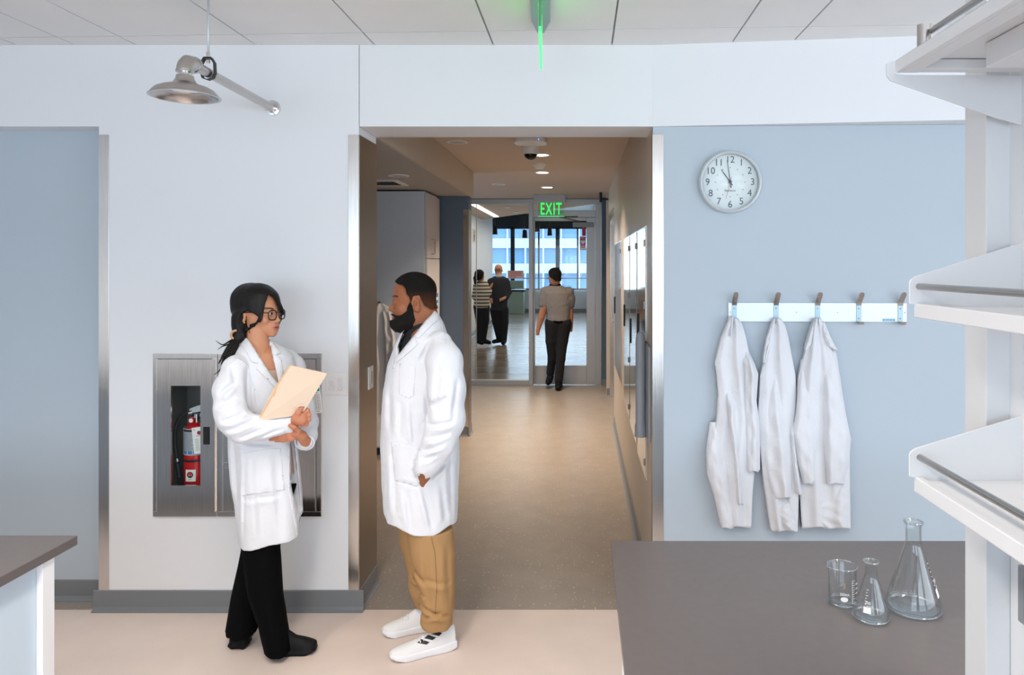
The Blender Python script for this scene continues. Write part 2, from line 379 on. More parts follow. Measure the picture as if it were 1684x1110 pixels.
quadbox('wall_far_pier', [(0.31, 10.45), (2.2, 10.45), (2.2, 10.75), (0.31, 10.75)], 0, ZCC, M['slate_wall'])
quadbox('wall_side_bay', [(2.0, 8.0), (2.1, 8.0), (2.1, 10.6), (2.0, 10.6)], 0, ZCC, M['beige_wall'])
quadbox('wall_bay_header', [(XR, 8.021), (XR+.2, 8.021), (XR+.2, 9.699), (XR, 9.699)], 2.43, ZCC-.001, M['beige_wall'])
quadbox('wall_corridor_left_end', [(-4.6, 7.45), (-1.166, 7.45), (-1.166, 7.65), (-4.6, 7.65)], 0, ZCC-.001, M['slate_wall'])
quadbox('wall_alcove_left', [(-4.6, 4.0), (-4.5, 4.0), (-4.5, 7.45), (-4.6, 7.45)], 0, ZH-.001, M['grey_wall'])
quadbox('wall_alcove_rear', [(-4.5, 4.0), (-2.478, 4.0), (-2.478, 4.05), (-4.5, 4.05)], 0, ZH-.001, M['grey_wall'])
skirt('baseboard_corridor_left', (-1.45, 7.45), (-1.166, 7.45), (0, -1), .10)
skirt('baseboard_corridor_corner', (-1.166, 7.43), (-1.166, 7.65), (1, 0), .10)
skirt('baseboard_corridor_pier', (XR-.02, 9.70), (XR+.2, 9.70), (0, -1), .11)
skirt('baseboard_far_pier', (0.31, 10.45), (XR+.1, 10.45), (0, -1), .11)
t = thing('corner_guard', 'tall steel corner guard at the far left corner of the corridor', 'corner guard', (-1.166, 7.45, .10))
MB().box((-1.22, 7.446, .10), (-1.166, 7.45, 2.35)).build('face_plate', M['steel_mirror'], t)
MB().box((-1.166, 7.446, .10), (-1.161, 7.60, 2.35)).build('jamb_plate', M['bronze_steel'], t)
# door in the right-hand bay of the corridor
t = thing('side_door', 'dark side door with steel frame in the bay on the right of the corridor', 'door', (XR+.25, 8.05, 0)); t['kind'] = 'structure'; t.name = 'door_1'
MB().box((XR+.02, 8.03, 0), (XR+.10, 8.10, 2.36)).box((XR+.02, 9.62, 0), (XR+.10, 9.69, 2.36)).box((XR+.02, 8.03, 2.36), (XR+.10, 9.69, 2.43)).build('frame', M['steel_v'], t)
MB().box((XR+.12, 8.10, .01), (XR+.165, 9.62, 2.36)).build('door_leaf', M['wood_dark'], t, bevel=.003)
MB().cyl((XR+.12, 9.5, 1.0), (XR+.05, 9.5, 1.0), .012).cyl((XR+.06, 9.5, 1.0), (XR+.06, 9.38, 1.0), .01).build('door_handle', M['pipe'], t)
t = thing('door_stop_arm', 'thin dark ceiling-height bar spanning the far right corridor corner', 'bar', (0.3, 9.65, 2.62))
b = MB(); b.cyl((.27, 9.66, 2.66), (.42, 9.66, 2.66), .011); b.cyl((.27, 9.66, 2.62), (.27, 9.66, 2.753), .02); b.build('bar', M['black_plastic'], t)

# ---- glazed screen and door at the end of the corridor
YD = 10.62
t = thing('window_3', 'aluminium framed glass screen left of the glazed door at the corridor end', 'glazed screen', (-1.1, YD, 0)); t['kind'] = 'structure'
zt = 2.745
fr = MB()
x_l, x_m0, x_m1, x_d, x_e = -2.6, pxX(870, YD), pxX(877, YD), pxX(979, YD), pxX(988.5, YD)
fr.box((x_l, YD-.05, zt-.07), (x_e, YD+.05, zt)); fr.box((x_m0, YD-.055, 0), (x_m1, YD+.055, zt-.07)); fr.box((x_d, YD-.055, 0), (x_e, YD+.055, zt-.07))
fr.box((x_l, YD-.05, 0), (x_m0, YD+.05, .075)); z_t = EYE-(352-HY)/F*YD
fr.box((x_m1, YD-.05, z_t-.05), (x_d, YD+.05, z_t+.05)); fr.box((x_l, YD-.05, .075), (x_l+.06, YD+.05, zt-.07))
fr.build('frame', M['alu_frame'], t, bevel=.004)
MB().box((x_l+.06, YD-.006, .075), (x_m0, YD+.006, zt-.07)).build('pane', M['pane'], t)
MB().box((x_m1, YD-.006, z_t+.05), (x_d, YD+.006, zt-.07)).build('pane', M['pane'], t)
xj = pxX(783.5, YD); MB().box((xj-.004, YD-.012, .075), (xj+.004, YD+.012, zt-.07)).build('joint', M['alu_frame'], t)
t = thing('door_2', 'glazed corridor end door with a wide right stile and overhead closer', 'door', (x_m1, YD, 0)); t['kind'] = 'structure'
zd = z_t-.052; xs0 = x_m1+.004; xs1 = x_d-.004; gs = pxX(964.5, YD); zb = EYE-(601-HY)/F*YD
MB().box((xs0, YD-.022, .01), (xs0+.022, YD+.022, zd)).box((gs, YD-.022, .01), (xs1, YD+.022, zd)).box((xs0+.022, YD-.022, .01), (gs, YD+.022, zb)).box((xs0+.022, YD-.022, zd-.05), (gs, YD+.022, zd)).build('door_leaf', M['alu_frame'], t, bevel=.003)
MB().box((xs0+.022, YD-.005, zb), (gs, YD+.005, zd-.05)).build('pane', M['pane'], t)
c = thing('door_closer', 'grey hydraulic closer arm mounted on the head of the glazed door', 'door closer', (pxX(965, YD), YD-.05, 2.35))
MB().box((pxX(942, YD), YD-.09, 2.33), (pxX(976, YD), YD-.028, 2.40)).build('body', M['grey_plastic'], c, bevel=.006)
MB().cyl((pxX(955, YD), YD-.06, 2.41), (pxX(920, YD), YD-.20, 2.47), .010).cyl((pxX(920, YD), YD-.2, 2.47), (pxX(950, YD), YD-.055, 2.485), .010).build('arm', M['pipe'], c)
tag(MB().box((pxX(835, YD), YD-.012, EYE-(458-HY)/F*YD), (pxX(861, YD), YD-.0075, EYE-(445-HY)/F*YD)).build('notice', M['sign_pink']), 'small pink printed notice stuck on the glass screen', 'notice')
nt = bpy.data.objects['notice']
tb = MB()
for k, s_ in enumerate(('PLEASE KEEP THIS', 'DOOR CLOSED AT ALL', 'TIMES')):
    pass
for k in range(4):
    z = EYE-(447.5+2.6*k-HY)/F*YD; tb.box((pxX(838, YD), YD-.0132, z-.004), (pxX(858-(k == 3)*9, YD), YD-.012, z+.004))
tb.build('print', M['ink_red'], nt)

# ---- lobby beyond
quadbox('wall_lobby_left', [(-2.78, 10.7), (-2.68, 10.7), (-2.68, 21.8), (-2.78, 21.8)], 0, 3.6, M['white_wall'])
skirt('baseboard_lobby_left', (-2.68, 10.7), (-2.68, 21.8), (1, 0), .12)
quadbox('wall_lobby_right', [(0.42, 10.76), (2.0, 10.76), (2.0, 27.0), (0.42, 27.0)], 0, 3.6, M['white_wall'])
quadbox('ceiling_lobby', [(-2.68, 10.7), (0.42, 10.7), (0.42, 14.2), (-2.68, 19.5)], 3.0, 3.2, M['ceil_corr'])
quadbox('ceiling_lobby_upper', [(-6.0, 10.7), (2.0, 10.7), (2.0, 27.2), (-6.0, 27.2)], 3.62, 3.75, M['blk_frame'])
quadbox('wall_lobby_end', [(-6.0, 26.9), (2.0, 26.9), (2.0, 27.1), (-6.0, 27.1)], 0, 0.83, M['white_wall'])
quadbox('wall_lobby_head', [(-6.0, 26.9), (2.0, 26.9), (2.0, 27.1), (-6.0, 27.1)], 3.18, 3.62, M['blk_frame'])
quadbox('wall_lobby_far_left', [(-6.1, 10.7), (-6.0, 10.7), (-6.0, 27.0), (-6.1, 27.0)], 0, 3.6, M['white_wall'])
skirt('baseboard_lobby_end', (-6.0, 26.9), (2.0, 26.9), (0, -1), .12)
t = thing('window_4', 'dark framed lobby window wall looking onto the building opposite', 'window', (-1.5, 26.95, .83)); t['kind'] = 'structure'
fr = MB()
for px in (726, 776, 807, 843, 886, 917, 950, 985):
    x = pxX(px, 26.95); wd = .075 if px in (843, 917, 776) else .03; fr.box((x-wd, 26.93, .83), (x+wd, 27.02, 3.18))
fr.box((-6, 26.93, .83), (2, 27.02, .88)); fr.box((-6, 26.93, 3.12), (2, 27.02, 3.18)); fr.box((-6, 26.93, 1.25), (2, 27.0, 1.28))
fr.build('frame', M['blk_frame'], t)
MB().box((-6, 26.96, .88), (2, 26.97, 3.12)).build('pane', M['pane'], t)
# building opposite
t = thing('office_building', 'white banded glass office building seen through the lobby windows', 'building', (-4, 46, -8))
b = MB(); gl = MB(); mu = MB()
for k in range(-3, 6):
    z = k*1.62-0.4; b.box((-22, 46, z), (16, 46.6, z+.62))
gl.box((-22, 46.25, -6), (16, 46.9, 9)); b.build('spandrel', M['facade'], t)
for k in range(34): mu.box((-22+k*1.15, 45.95, -6), (-21.9+k*1.15, 46.3, 9))
gl.build('glazing', M['facade_glass'], t); mu.build('fin', M['facade'], t)
struct(MB().box((-40, 27.3, -8.2), (40, 60, -8)).build('ground_street', M['asphalt']))
# lobby furnishing
t = thing('reception_counter', 'sage green counter with a raised panel below the lobby windows', 'counter', (pxX(848, 25.9), 26, 0))
MB().box((pxX(836, 25.9), 25.9, 0), (pxX(861, 25.9), 26.6, .80)).build('body', M['sage'], t, bevel=.01)
MB().box((pxX(836, 25.9), 25.9, .92), (pxX(861, 25.9), 25.96, 1.2)).build('panel', M['sage'], t, bevel=.01)
MB().box((pxX(834, 25.9), 25.86, .80), (pxX(863, 25.9), 26.65, .87)).build('worktop', M['black_plastic'], t, bevel=.008)
t = thing('slot_light', 'glowing white linear light slot in the lobby ceiling', 'ceiling light', (-1.9, 15.5, 3.0))
MB().prism([(-2.22, 13.9, 2.985), (-2.10, 13.9, 2.985), (-2.08, 18.2, 2.985), (-2.20, 18.2, 2.985)], (0, 0, .0145)).build('lens', M['glow_slot'], t)
for px, py in ((851, 335), (834, 341), (849, 348.5)):
    Y = 1.22*F/(HY-py)
    t = thing('downlight', 'small round downlight in the lobby ceiling beyond the glass screen', 'ceiling light', (pxX(px, Y), Y, 3.0), group='lobby downlights')
    MB().cyl((pxX(px, Y), Y, 3.0), (pxX(px, Y), Y, 2.99), .07).build('trim_ring', M['lens_off'], t)
for px, Y, zt_, zb_ in ((814, 24, 3.6, 2.92), (863, 24, 3.6, 2.80), (883, 22, 3.6, 2.92), (904, 25, 3.6, 2.92)):
    t = thing('pendant_spot', 'small dark fixture hanging in front of the lobby windows', 'ceiling light', (pxX(px, Y), Y, zb_), group='lobby pendant fixtures')
    x = pxX(px, Y); MB().cyl((x, Y, zt_), (x, Y, zb_+.1), .012, n=8).build('stem', M['black_plastic'], t); MB().cyl((x, Y, zb_+.14), (x, Y, zb_-.14), .07, .09, n=16).build('head', M['black_plastic'], t)
t = thing('restroom_sign', 'small tan restroom sign with a dark person pictogram on the lobby wall', 'sign', (-2.68, 17.9, 2.4))
ys_ = -2.678*F/(779.5-HX); zc = EYE-(388-HY)/F*ys_
MB().box((-2.68, ys_-.25, zc-.17), (-2.672, ys_+.25, zc+.17)).build('plate', mat('tan_sign', rgb(214, 196, 160), .5), t)
sb = MB(); sb.cyl((-2.671, ys_, zc+.09), (-2.669, ys_, zc+.09), .045, n=16); sb.box((-2.671, ys_-.07, zc-.03), (-2.668, ys_+.07, zc+.04)); sb.box((-2.671, ys_-.05, zc-.13), (-2.668, ys_-.01, zc-.03)); sb.box((-2.671, ys_+.01, zc-.13), (-2.668, ys_+.05, zc-.03)); sb.build('pictogram', M['ink_black'], t)
Y = 12.4
t = thing('aed_sign', 'red defibrillator sign with a white heart hanging behind the glazed door', 'sign', (pxX(959, Y), Y, 2.2))
x0, x1 = pxX(953.5, Y), pxX(963.5, Y); z0, z1 = EYE-(411-HY)/F*Y, EYE-(389-HY)/F*Y
MB().box((x0, Y, z0), (x1, Y+.02, z1)).build('plate', M['sign_red'], t)
MB().box((x0+.04, Y+.003, z1+.01), (x1, Y+.018, z1+.19)).build('upper_plate', M['sign_red'], t)
MB().box((x1-.01, Y+.005, z0), (.42, Y+.015, z0+.03)).build('bracket', M['pipe'], t)
hp = []
for k in range(28):
    a = 2*PI*k/28; hx = 16*math.sin(a)**3; hz = 13*math.cos(a)-5*math.cos(2*a)-2*math.cos(3*a)-math.cos(4*a)
    hp.append(((x0+x1)/2+hx*.0023, Y-.001, (z0+z1)/2+.02+hz*.0023))
MB().prism(hp, (0, .001, 0)).build('heart', M['paper'], t)
MB().box((x0+.012, Y-.001, z0+.014), (x1-.012, Y, z0+.026)).box((x0+.02, Y-.001, z1-.03), (x1-.02, Y, z1-.02)).build('print', M['paper'], t)

# ---- corridor ceiling devices
def ceilpt(px, py, z=ZCC):
    Y = (z-EYE)*F/(HY-py); return Vector((pxX(px, Y), Y, z))
for i, (px, py, lit) in enumerate(((890, 254, 1), (892, 283, 1), (900, 307.5, 1), (820, 303, 0), (752, 233, 0))):
    p = ceilpt(px, py)
    lab = ['lit round downlight just behind the dome camera', 'lit round downlight in mid corridor ceiling', 'lit round downlight nearest the green exit sign', 'unlit round downlight left of centre near the glass screen', 'unlit round downlight at upper left of the corridor ceiling'][i]
    t = thing('downlight', lab, 'ceiling light', p, group='corridor downlights')
    MB().lathe([(.085, 0), (.085, -.006), (.066, -.008), (.062, -.002), (.062, 0)], p).build('trim_ring', M['white_plastic'], t, smooth=True, auto=.5)
    MB().cyl(p+Vector((0, 0, -.001)), p+Vector((0, 0, -.006)), .062, n=32).build('lens', M['glow_warm'] if lit else M['lens_off'], t)
    if not lit: continue
    l = bpy.data.lights.new('downlight_beam', 'AREA'); l.shape = 'DISK'; l.size = .12; l.color = (1, .80, .60); l.energy = 26; l.spread = 2.0
    o = bpy.data.objects.new('downlight_beam', l); COL.objects.link(o); o.location = p+Vector((0, 0, -.012))
p = ceilpt(655, 288.5, ZH)
t = thing('downlight', 'unlit round downlight in the low alcove ceiling above the tall cabinet', 'ceiling light', p)
MB().lathe([(.085, 0), (.085, -.006), (.066, -.008), (.062, -.002), (.062, 0)], p).build('trim_ring', M['white_plastic'], t, smooth=True, auto=.5)
MB().cyl(p+Vector((0, 0, -.001)), p+Vector((0, 0, -.005)), .062, n=32).build('lens', M['lens_off'], t)
p = ceilpt(625, 300, ZH)
t = thing('ceiling_vent', 'square grey air vent in the low alcove ceiling', 'vent', p)
MB().box((p.x-.25, p.y-.2, ZH-.012), (p.x+.20, p.y-.16, ZH)).box((p.x-.25, p.y+.16, ZH-.012), (p.x+.20, p.y+.2, ZH)).box((p.x-.25, p.y-.16, ZH-.012), (p.x-.21, p.y+.16, ZH)).box((p.x+.16, p.y-.16, ZH-.012), (p.x+.20, p.y+.16, ZH)).build('frame', M['white_plastic'], t)
b = MB()
for k in range(9): b.prism([(p.x-.21, p.y-.15+k*.036, ZH-.010), (p.x+.16, p.y-.15+k*.036, ZH-.010), (p.x+.16, p.y-.128+k*.036, ZH-.002), (p.x-.21, p.y-.128+k*.036, ZH-.002)], (0, .003, 0))
b.build('louvre', M['grey_plastic'], t)
p = ceilpt(873, 228.5)
t = thing('access_point', 'rounded white wireless access point on the corridor ceiling', 'access point', p)
pl = []
for k in range(32):
    a = 2*PI*k/32; ca, sa = math.cos(a), math.sin(a); pl.append((p.x+math.copysign(abs(ca)**.55, ca)*.128, p.y+math.copysign(abs(sa)**.55, sa)*.11, ZCC-.038))
MB().prism(pl, (0, 0, .038)).build('housing', M['white_plastic'], t, smooth=False, bevel=.008, seg=3)
MB().cyl((p.x+.066, p.y-.112, ZCC-.022), (p.x+.066, p.y-.107, ZCC-.022), .004, n=12).build('status_light', mat('status_led', (.05, .3, 1), .3, emit=((.1, .4, 1), 2)), t)
p = ceilpt(873, 240); p.y -= .02
t = thing('dome_camera', 'white ceiling dome camera with a black lens bubble beneath the access point', 'camera', p)
MB().lathe([(.0, -.0), (.075, 0), (.075, -.05), (.07, -.062), (.052, -.066), (0, -.066)], p).build('mount', M['white_plastic'], t, smooth=True, auto=.5)
MB().lathe([(.055*math.cos(a), -.064-.055*math.sin(a)) for a in [i*PI/2/10 for i in range(11)]], p).build('dome', M['black_gloss'], t, smooth=True)
MB().lathe([(.066, -.06), (.068, -.068), (.056, -.074), (.054, -.066)], p).build('rim', M['white_plastic'], t, smooth=True)
p = ceilpt(887, 269)
t = thing('smoke_detector', 'round white smoke detector on the corridor ceiling', 'smoke detector', p)
MB().lathe([(.0, 0), (.065, 0), (.065, -.018), (.05, -.02), (.048, -.04), (.035, -.05), (0, -.05)], p).build('body', M['white_plastic'], t, smooth=True, auto=.5)
# far exit sign
Y = 10.0
t = thing('exit_sign', 'green lettered edge-lit exit sign hanging in front of the glazed door', 'sign', (pxX(904, Y), Y, ZCC))
MB().box((pxX(878, Y), Y-.05, EYE-(333-HY)/F*Y), (pxX(930, Y), Y+.05, ZCC)).build('housing', mat('sign_housing', rgb(176, 176, 178), .4, .3), t, bevel=.004)
zt_, zb_ = EYE-(333-HY)/F*Y, EYE-(355.5-HY)/F*Y
MB().box((pxX(885, Y), Y-.004, zb_), (pxX(928, Y), Y+.004, zt_)).build('panel', M['acrylic'], t)
MB().box((pxX(885, Y), Y-.005, zb_-.004), (pxX(928, Y), Y+.005, zb_+.003)).build('edge', M['exit_edge'], t)
v, f = text_mb('EXIT', .235, (pxX(906, Y), Y-.007, (zt_+zb_)/2-.002), (1, 0, 0), (0, 0, 1), sx=.54, bold=.006, spacing=1.2); MB().add(v, f).build('lettering', M['exit_green'], t)
# near exit sign in the lab, seen edge-on
xe = -.178
t = thing('exit_sign', 'edge-on glowing green exit sign on the lab ceiling above the corridor opening', 'sign', (xe, 3.2, ZC))
MB().prism([(xe-.042, 2.75, ZC-.03), (xe+.042, 2.75, ZC-.03), (xe+.042, 3.25, ZC-.03), (xe+.014, 3.41, ZC-.03), (xe-.018, 3.41, ZC-.03), (xe-.042, 3.25, ZC-.03)], (0, 0, .03)).build('housing', mat('grey_housing', rgb(150, 162, 172), .4, .4), t, bevel=.002)
MB().box((xe-.005, 2.78, ZC-.225), (xe+.005, 3.31, ZC-.028)).build('panel', M['acrylic'], t)
MB().box((xe-.0055, 3.308, ZC-.228), (xe+.0055, 3.314, ZC-.028)).box((xe-.0055, 2.78, ZC-.229), (xe+.0055, 3.314, ZC-.2245)).build('edge', M['exit_edge'], t)
v, f = text_mb('EXIT', .17, (xe+.0062, 3.05, ZC-.125), (0, 1, 0), (0, 0, 1), sx=.9, bold=.02); b = MB().add(v, f)
v, f = text_mb('EXIT', .17, (xe-.0062, 3.05, ZC-.125), (0, -1, 0), (0, 0, 1), sx=.9, bold=.02); b.add(v, f); b.build('lettering', M['exit_green'], t); t.rotation_euler.z = 0.047

# ---- tall cabinet in the alcove
t = thing('tall_cabinet', 'tall blue-grey storage cabinet at the end of the corridor alcove', 'cabinet', (-1.8, 6.85, 0))
cx1 = -1.457; cy0, cy1 = 6.80, 7.42; ctop = 2.475
MB().box((-2.9, cy0, .12), (cx1-.025, cy1, ctop)).build('body', M['cabinet'], t, bevel=.002)
MB().box((-2.9, cy0+.05, 0), (cx1-.06, cy1, .12)).build('plinth', M['base'], t)
zs = EYE-(425-HY)/F*6.85
for z0, z1, hz in ((zs+.003, ctop-.02, EYE-(406-HY)/F*7.05), (.13, zs-.003, 1.2)):
    d = MB().box((cx1-.022, cy0+.015, z0), (cx1, cy1-.01, z1)).build('door', M['cabinet_door'], t, bevel=.002)
    MB().tube([(cx1, 7.02, hz-.07), (cx1+.03, 7.02, hz-.07), (cx1+.03, 7.02, hz+.07), (cx1, 7.02, hz+.07)], .006, 8).build('handle', M['pipe'], d)
tag(MB().box((cx1, 7.15, 1.33), (cx1+.001, 7.33, 1.49)).mi(1).box((cx1+.001, 7.17, 1.42), (cx1+.0015, 7.31, 1.45)).box((cx1+.001, 7.17, 1.36), (cx1+.0015, 7.31, 1.39)).build('sticker', [M['ink_blue'], M['paper']]), 'small blue and white sticker on the tall cabinet door', 'sticker')

# ---- steel recessed cabinets along the right wall of the corridor
def locker(y0, y1, z0, z1, label, extra):
    t = thing('wall_cabinet', label, 'wall cabinet', (XR, (y0+y1)/2, z0), group='steel wall cabinets in the corridor')
    MB().box((XR-.004, y0, z0), (XR-.0005, y1, z1)).build('frame', M['steel_v'], t, bevel=.001)
    d = MB().box((XR-.010, y0+.01, z0+.01), (XR-.004, y1-.01, z1-.01)).build('door', M['steel_mirror'], t, bevel=.001)
    MB().box((XR-.017, y1-.09, (z0+z1)/2-.09+extra), (XR-.010, y1-.05, (z0+z1)/2+.09+extra)).build('latch', M['black_plastic'], d, bevel=.003)
    for z in (z0+.10, z0+.45, z1-.45, z1-.10): MB().cyl((XR-.014, y0+.012, z-.02), (XR-.014, y0+.012, z+.02), .006, n=10).build('hinge', M['pipe'], t)
locker(4.02, 4.60, .57, 2.0, 'nearest tall polished steel wall cabinet, beside the grey dispenser', .1)
locker(4.66, 5.28, .60, 2.0, 'second polished steel wall cabinet from the corridor opening', .0)
locker(5.34, 6.02, .62, 2.0, 'third polished steel wall cabinet from the corridor opening', .05)
locker(6.45, 7.70, .70, 2.0, 'farthest wide polished steel wall cabinet, near the side door', .0)
t = thing('hand_dispenser', 'grey rounded wall dispenser with a round top just inside the corridor', 'dispenser', (XR, 3.95, .84))
MB().box((XR-.014, 3.80, .835), (XR-.001, 3.99, 1.345)).build('back_plate', M['grey_plastic'], t, bevel=.004)
MB().lathe([(0, .58), (.014, .575), (.023, .56), (.027, .53), (.027, .075), (.032, .06), (.032, 0), (0, 0)], (XR-.042, 3.965, .83)).build('tube', M['grey_plastic'], t, smooth=True, auto=.6)

# ================================================================= LAB THINGS
# ---- drench shower
A = at(449, 178, YW); yE = 2.895
E = Vector((A.x, yE, A.z+.012)); 
t = thing('drench_shower', 'brushed steel emergency drench shower reaching out from the wall', 'emergency shower', A)
MB().lathe([(0, .03), (.024, .03), (.026, .012), (.038, .010), (.041, 0), (0, 0)], A, axis=(0, -1, 0)).build('wall_flange', M['chrome'], t, smooth=True, auto=.6)
MB().cyl(A, E+Vector((0, .03, 0)), .0205, n=28).build('pipe', M['pipe'], t, smooth=True, auto=.6)
el = [E+Vector((0, .045, 0)), E+Vector((0, .02, 0)), E+Vector((0, -.006, -.004)), E+Vector((0, -.02, -.018)), E+Vector((0, -.026, -.030)), E+Vector((0, -.026, -.042))]
eb = MB().tube(el, [.031, .031, .031, .031, .031, .031], 24); eb.cyl(E+Vector((0, .048, 0)), E+Vector((0, .034, 0)), .034); eb.cyl(E+Vector((0, -.026, -.038)), E+Vector((0, -.026, -.047)), .034)
eb.build('elbow', M['pipe'], t, smooth=True, auto=.7)
hc = E+Vector((0, -.026, 0))
MB().cyl(hc+Vector((0, 0, -.04)), hc+Vector((0, 0, -.066)), .021).build('nipple', M['chrome'], t, smooth=True, auto=.6)
bell = [(.0, -.086), (.034, -.086), (.036, -.090), (.036, -.098), (.042, -.112), (.052, -.126), (.066, -.133), (.095, -.142), (.118, -.155), (.132, -.172), (.137, -.184), (.144, -.187), (.144, -.190), (.134, -.190), (.128, -.176), (.112, -.160), (.09, -.150), (.04, -.142), (0, -.14)]
bell = [(r*.915, -.060+(z+.086)*.83) for r, z in bell]
MB().lathe(bell, hc, 64).build('shower_head', M['pipe'], t, smooth=True, auto=.9)
MB().lathe([(0, -.112), (.045, -.113), (.050, -.118), (.045, -.124), (0, -.125)], hc, 32).build('deflector', M['chrome'], t, smooth=True, auto=.6)
hp = Vector((A.x, A.x*F/(342.5-HX), A.z+.009))
t = thing('pipe_hanger', 'threaded rod and black clevis hanging the shower pipe from the ceiling', 'pipe hanger', (hp.x, hp.y, ZC))
MB().cyl((hp.x, hp.y, hp.z+.06), (hp.x, hp.y, ZC), .0045, n=12).build('rod', M['alu'], t, smooth=True)
MB().cyl((hp.x, hp.y, hp.z+.068), (hp.x, hp.y, hp.z+.088), .009, n=6).cyl((hp.x, hp.y, hp.z+.042), (hp.x, hp.y, hp.z+.054), .009, n=6).build('nut', M['chrome'], t)
b = MB(); lp = [(-.014, .060), (.014, .060), (.026, .040), (.028, 0), (.020, -.020), (0, -.027), (-.020, -.020), (-.028, 0), (-.026, .040)]
n = len(lp); vv = []
for (x, z) in lp:
    for dy in (-.011, .011):
        for s_ in (1.0, 1.12): vv.append((hp.x+x*s_, hp.y+dy, hp.z+z*s_))
ff = []
for i in range(n):
    j = (i+1) % n
    for a_, c_ in ((0, 1), (1, 3), (3, 2), (2, 0)): ff.append((4*i+a_, 4*i+c_, 4*j+c_, 4*j+a_))
b.add(vv, ff).build('clevis', M['black_plastic'], t)

# ---- clock
def wy(x): return YW-.0405*(x-XR)        # face of the grey wall
nW = Vector((-.0405, -1, 0)).normalized(); rW = Vector((1, -.0405, 0)).normalized(); uW = Vector((0, 0, 1))
C = at(1200, 300, wy(.77)); C.y = wy(C.x)
t = thing('wall_clock', 'round white wall clock with a silver rim on the grey wall', 'clock', C)
R = .159
MB().lathe([(R-.004, 0), (R, .004), (R, .030), (R-.004, .038), (R-.010, .040), (R-.016, .036), (R-.018, .022)], C, 96, axis=nW).build('rim', M['alu'], t, smooth=True, auto=.8)
MB().lathe([(0, .012), (R-.017, .012)], C, 96, axis=nW).build('dial', M['dial'], t)
nm = mat('numeral_ink', rgb(70, 84, 98), .6)
for h in range(1, 13):
    a = h*PI/6; c_ = C+rW*(math.sin(a)*.114)+uW*(math.cos(a)*.114)+nW*.0125
    v, f = text_mb(str(h), .050, c_, rW, uW, depth=0.0005, sx=.95, bold=-.004); MB().add(v, f).build('numeral', nm, t)
b = MB()
for k in range(60):
    a = k*PI/30; 
    for q in (0,):
        d = rW*math.sin(a)+uW*math.cos(a); s_ = rW*math.cos(a)-uW*math.sin(a); w_ = .0009 if k % 5 else .0018; r0, r1 = (.133, .137)
        if k % 5: continue
        b = MB()
        r0, r1 = .072, .077
        c_ = C+nW*.0128; b.add([c_+d*r0-s_*w_, c_+d*r1-s_*w_, c_+d*r1+s_*w_, c_+d*r0+s_*w_], [(0, 1, 2, 3)]); b.build('tick_mark', M['ink'], t)
v, f = text_mb('FRANKLIN', .012, C-uW*.044+nW*.0127, rW, uW, depth=.0003); MB().add(v, f).build('maker_mark', M['ink_black'], t)
def hand(name, ang, l0, l1, w0, w1, h, m):
    a = math.radians(ang); d = rW*math.sin(a)+uW*math.cos(a); s_ = rW*math.cos(a)-uW*math.sin(a); c_ = C+nW*h
    MB().prism([c_-d*l0-s_*w0, c_+d*l1-s_*w1, c_+d*l1+s_*w1, c_-d*l0+s_*w0], nW*.0012).build(name, m, t)
hk = mat('clock_hand', rgb(60, 72, 86), .4)
hand('hour_hand', -35, .02, .078, .0030, .0012, .016, hk)
hand('minute_hand', -8, .03, .112, .0026, .0010, .019, hk)
hand('second_hand', 195, .03, .09, .0008, .0006, .022, M['ink_red'])
MB().lathe([(0, .026), (.007, .025), (.008, .013)], C, 20, axis=nW).build('hub', hk, t)
MB().lathe([(0, .0375), (R-.012, .0345), (R-.012, .034), (0, .036)], C, 64, axis=nW).build('cover_glass', M['pane'], t, smooth=True)

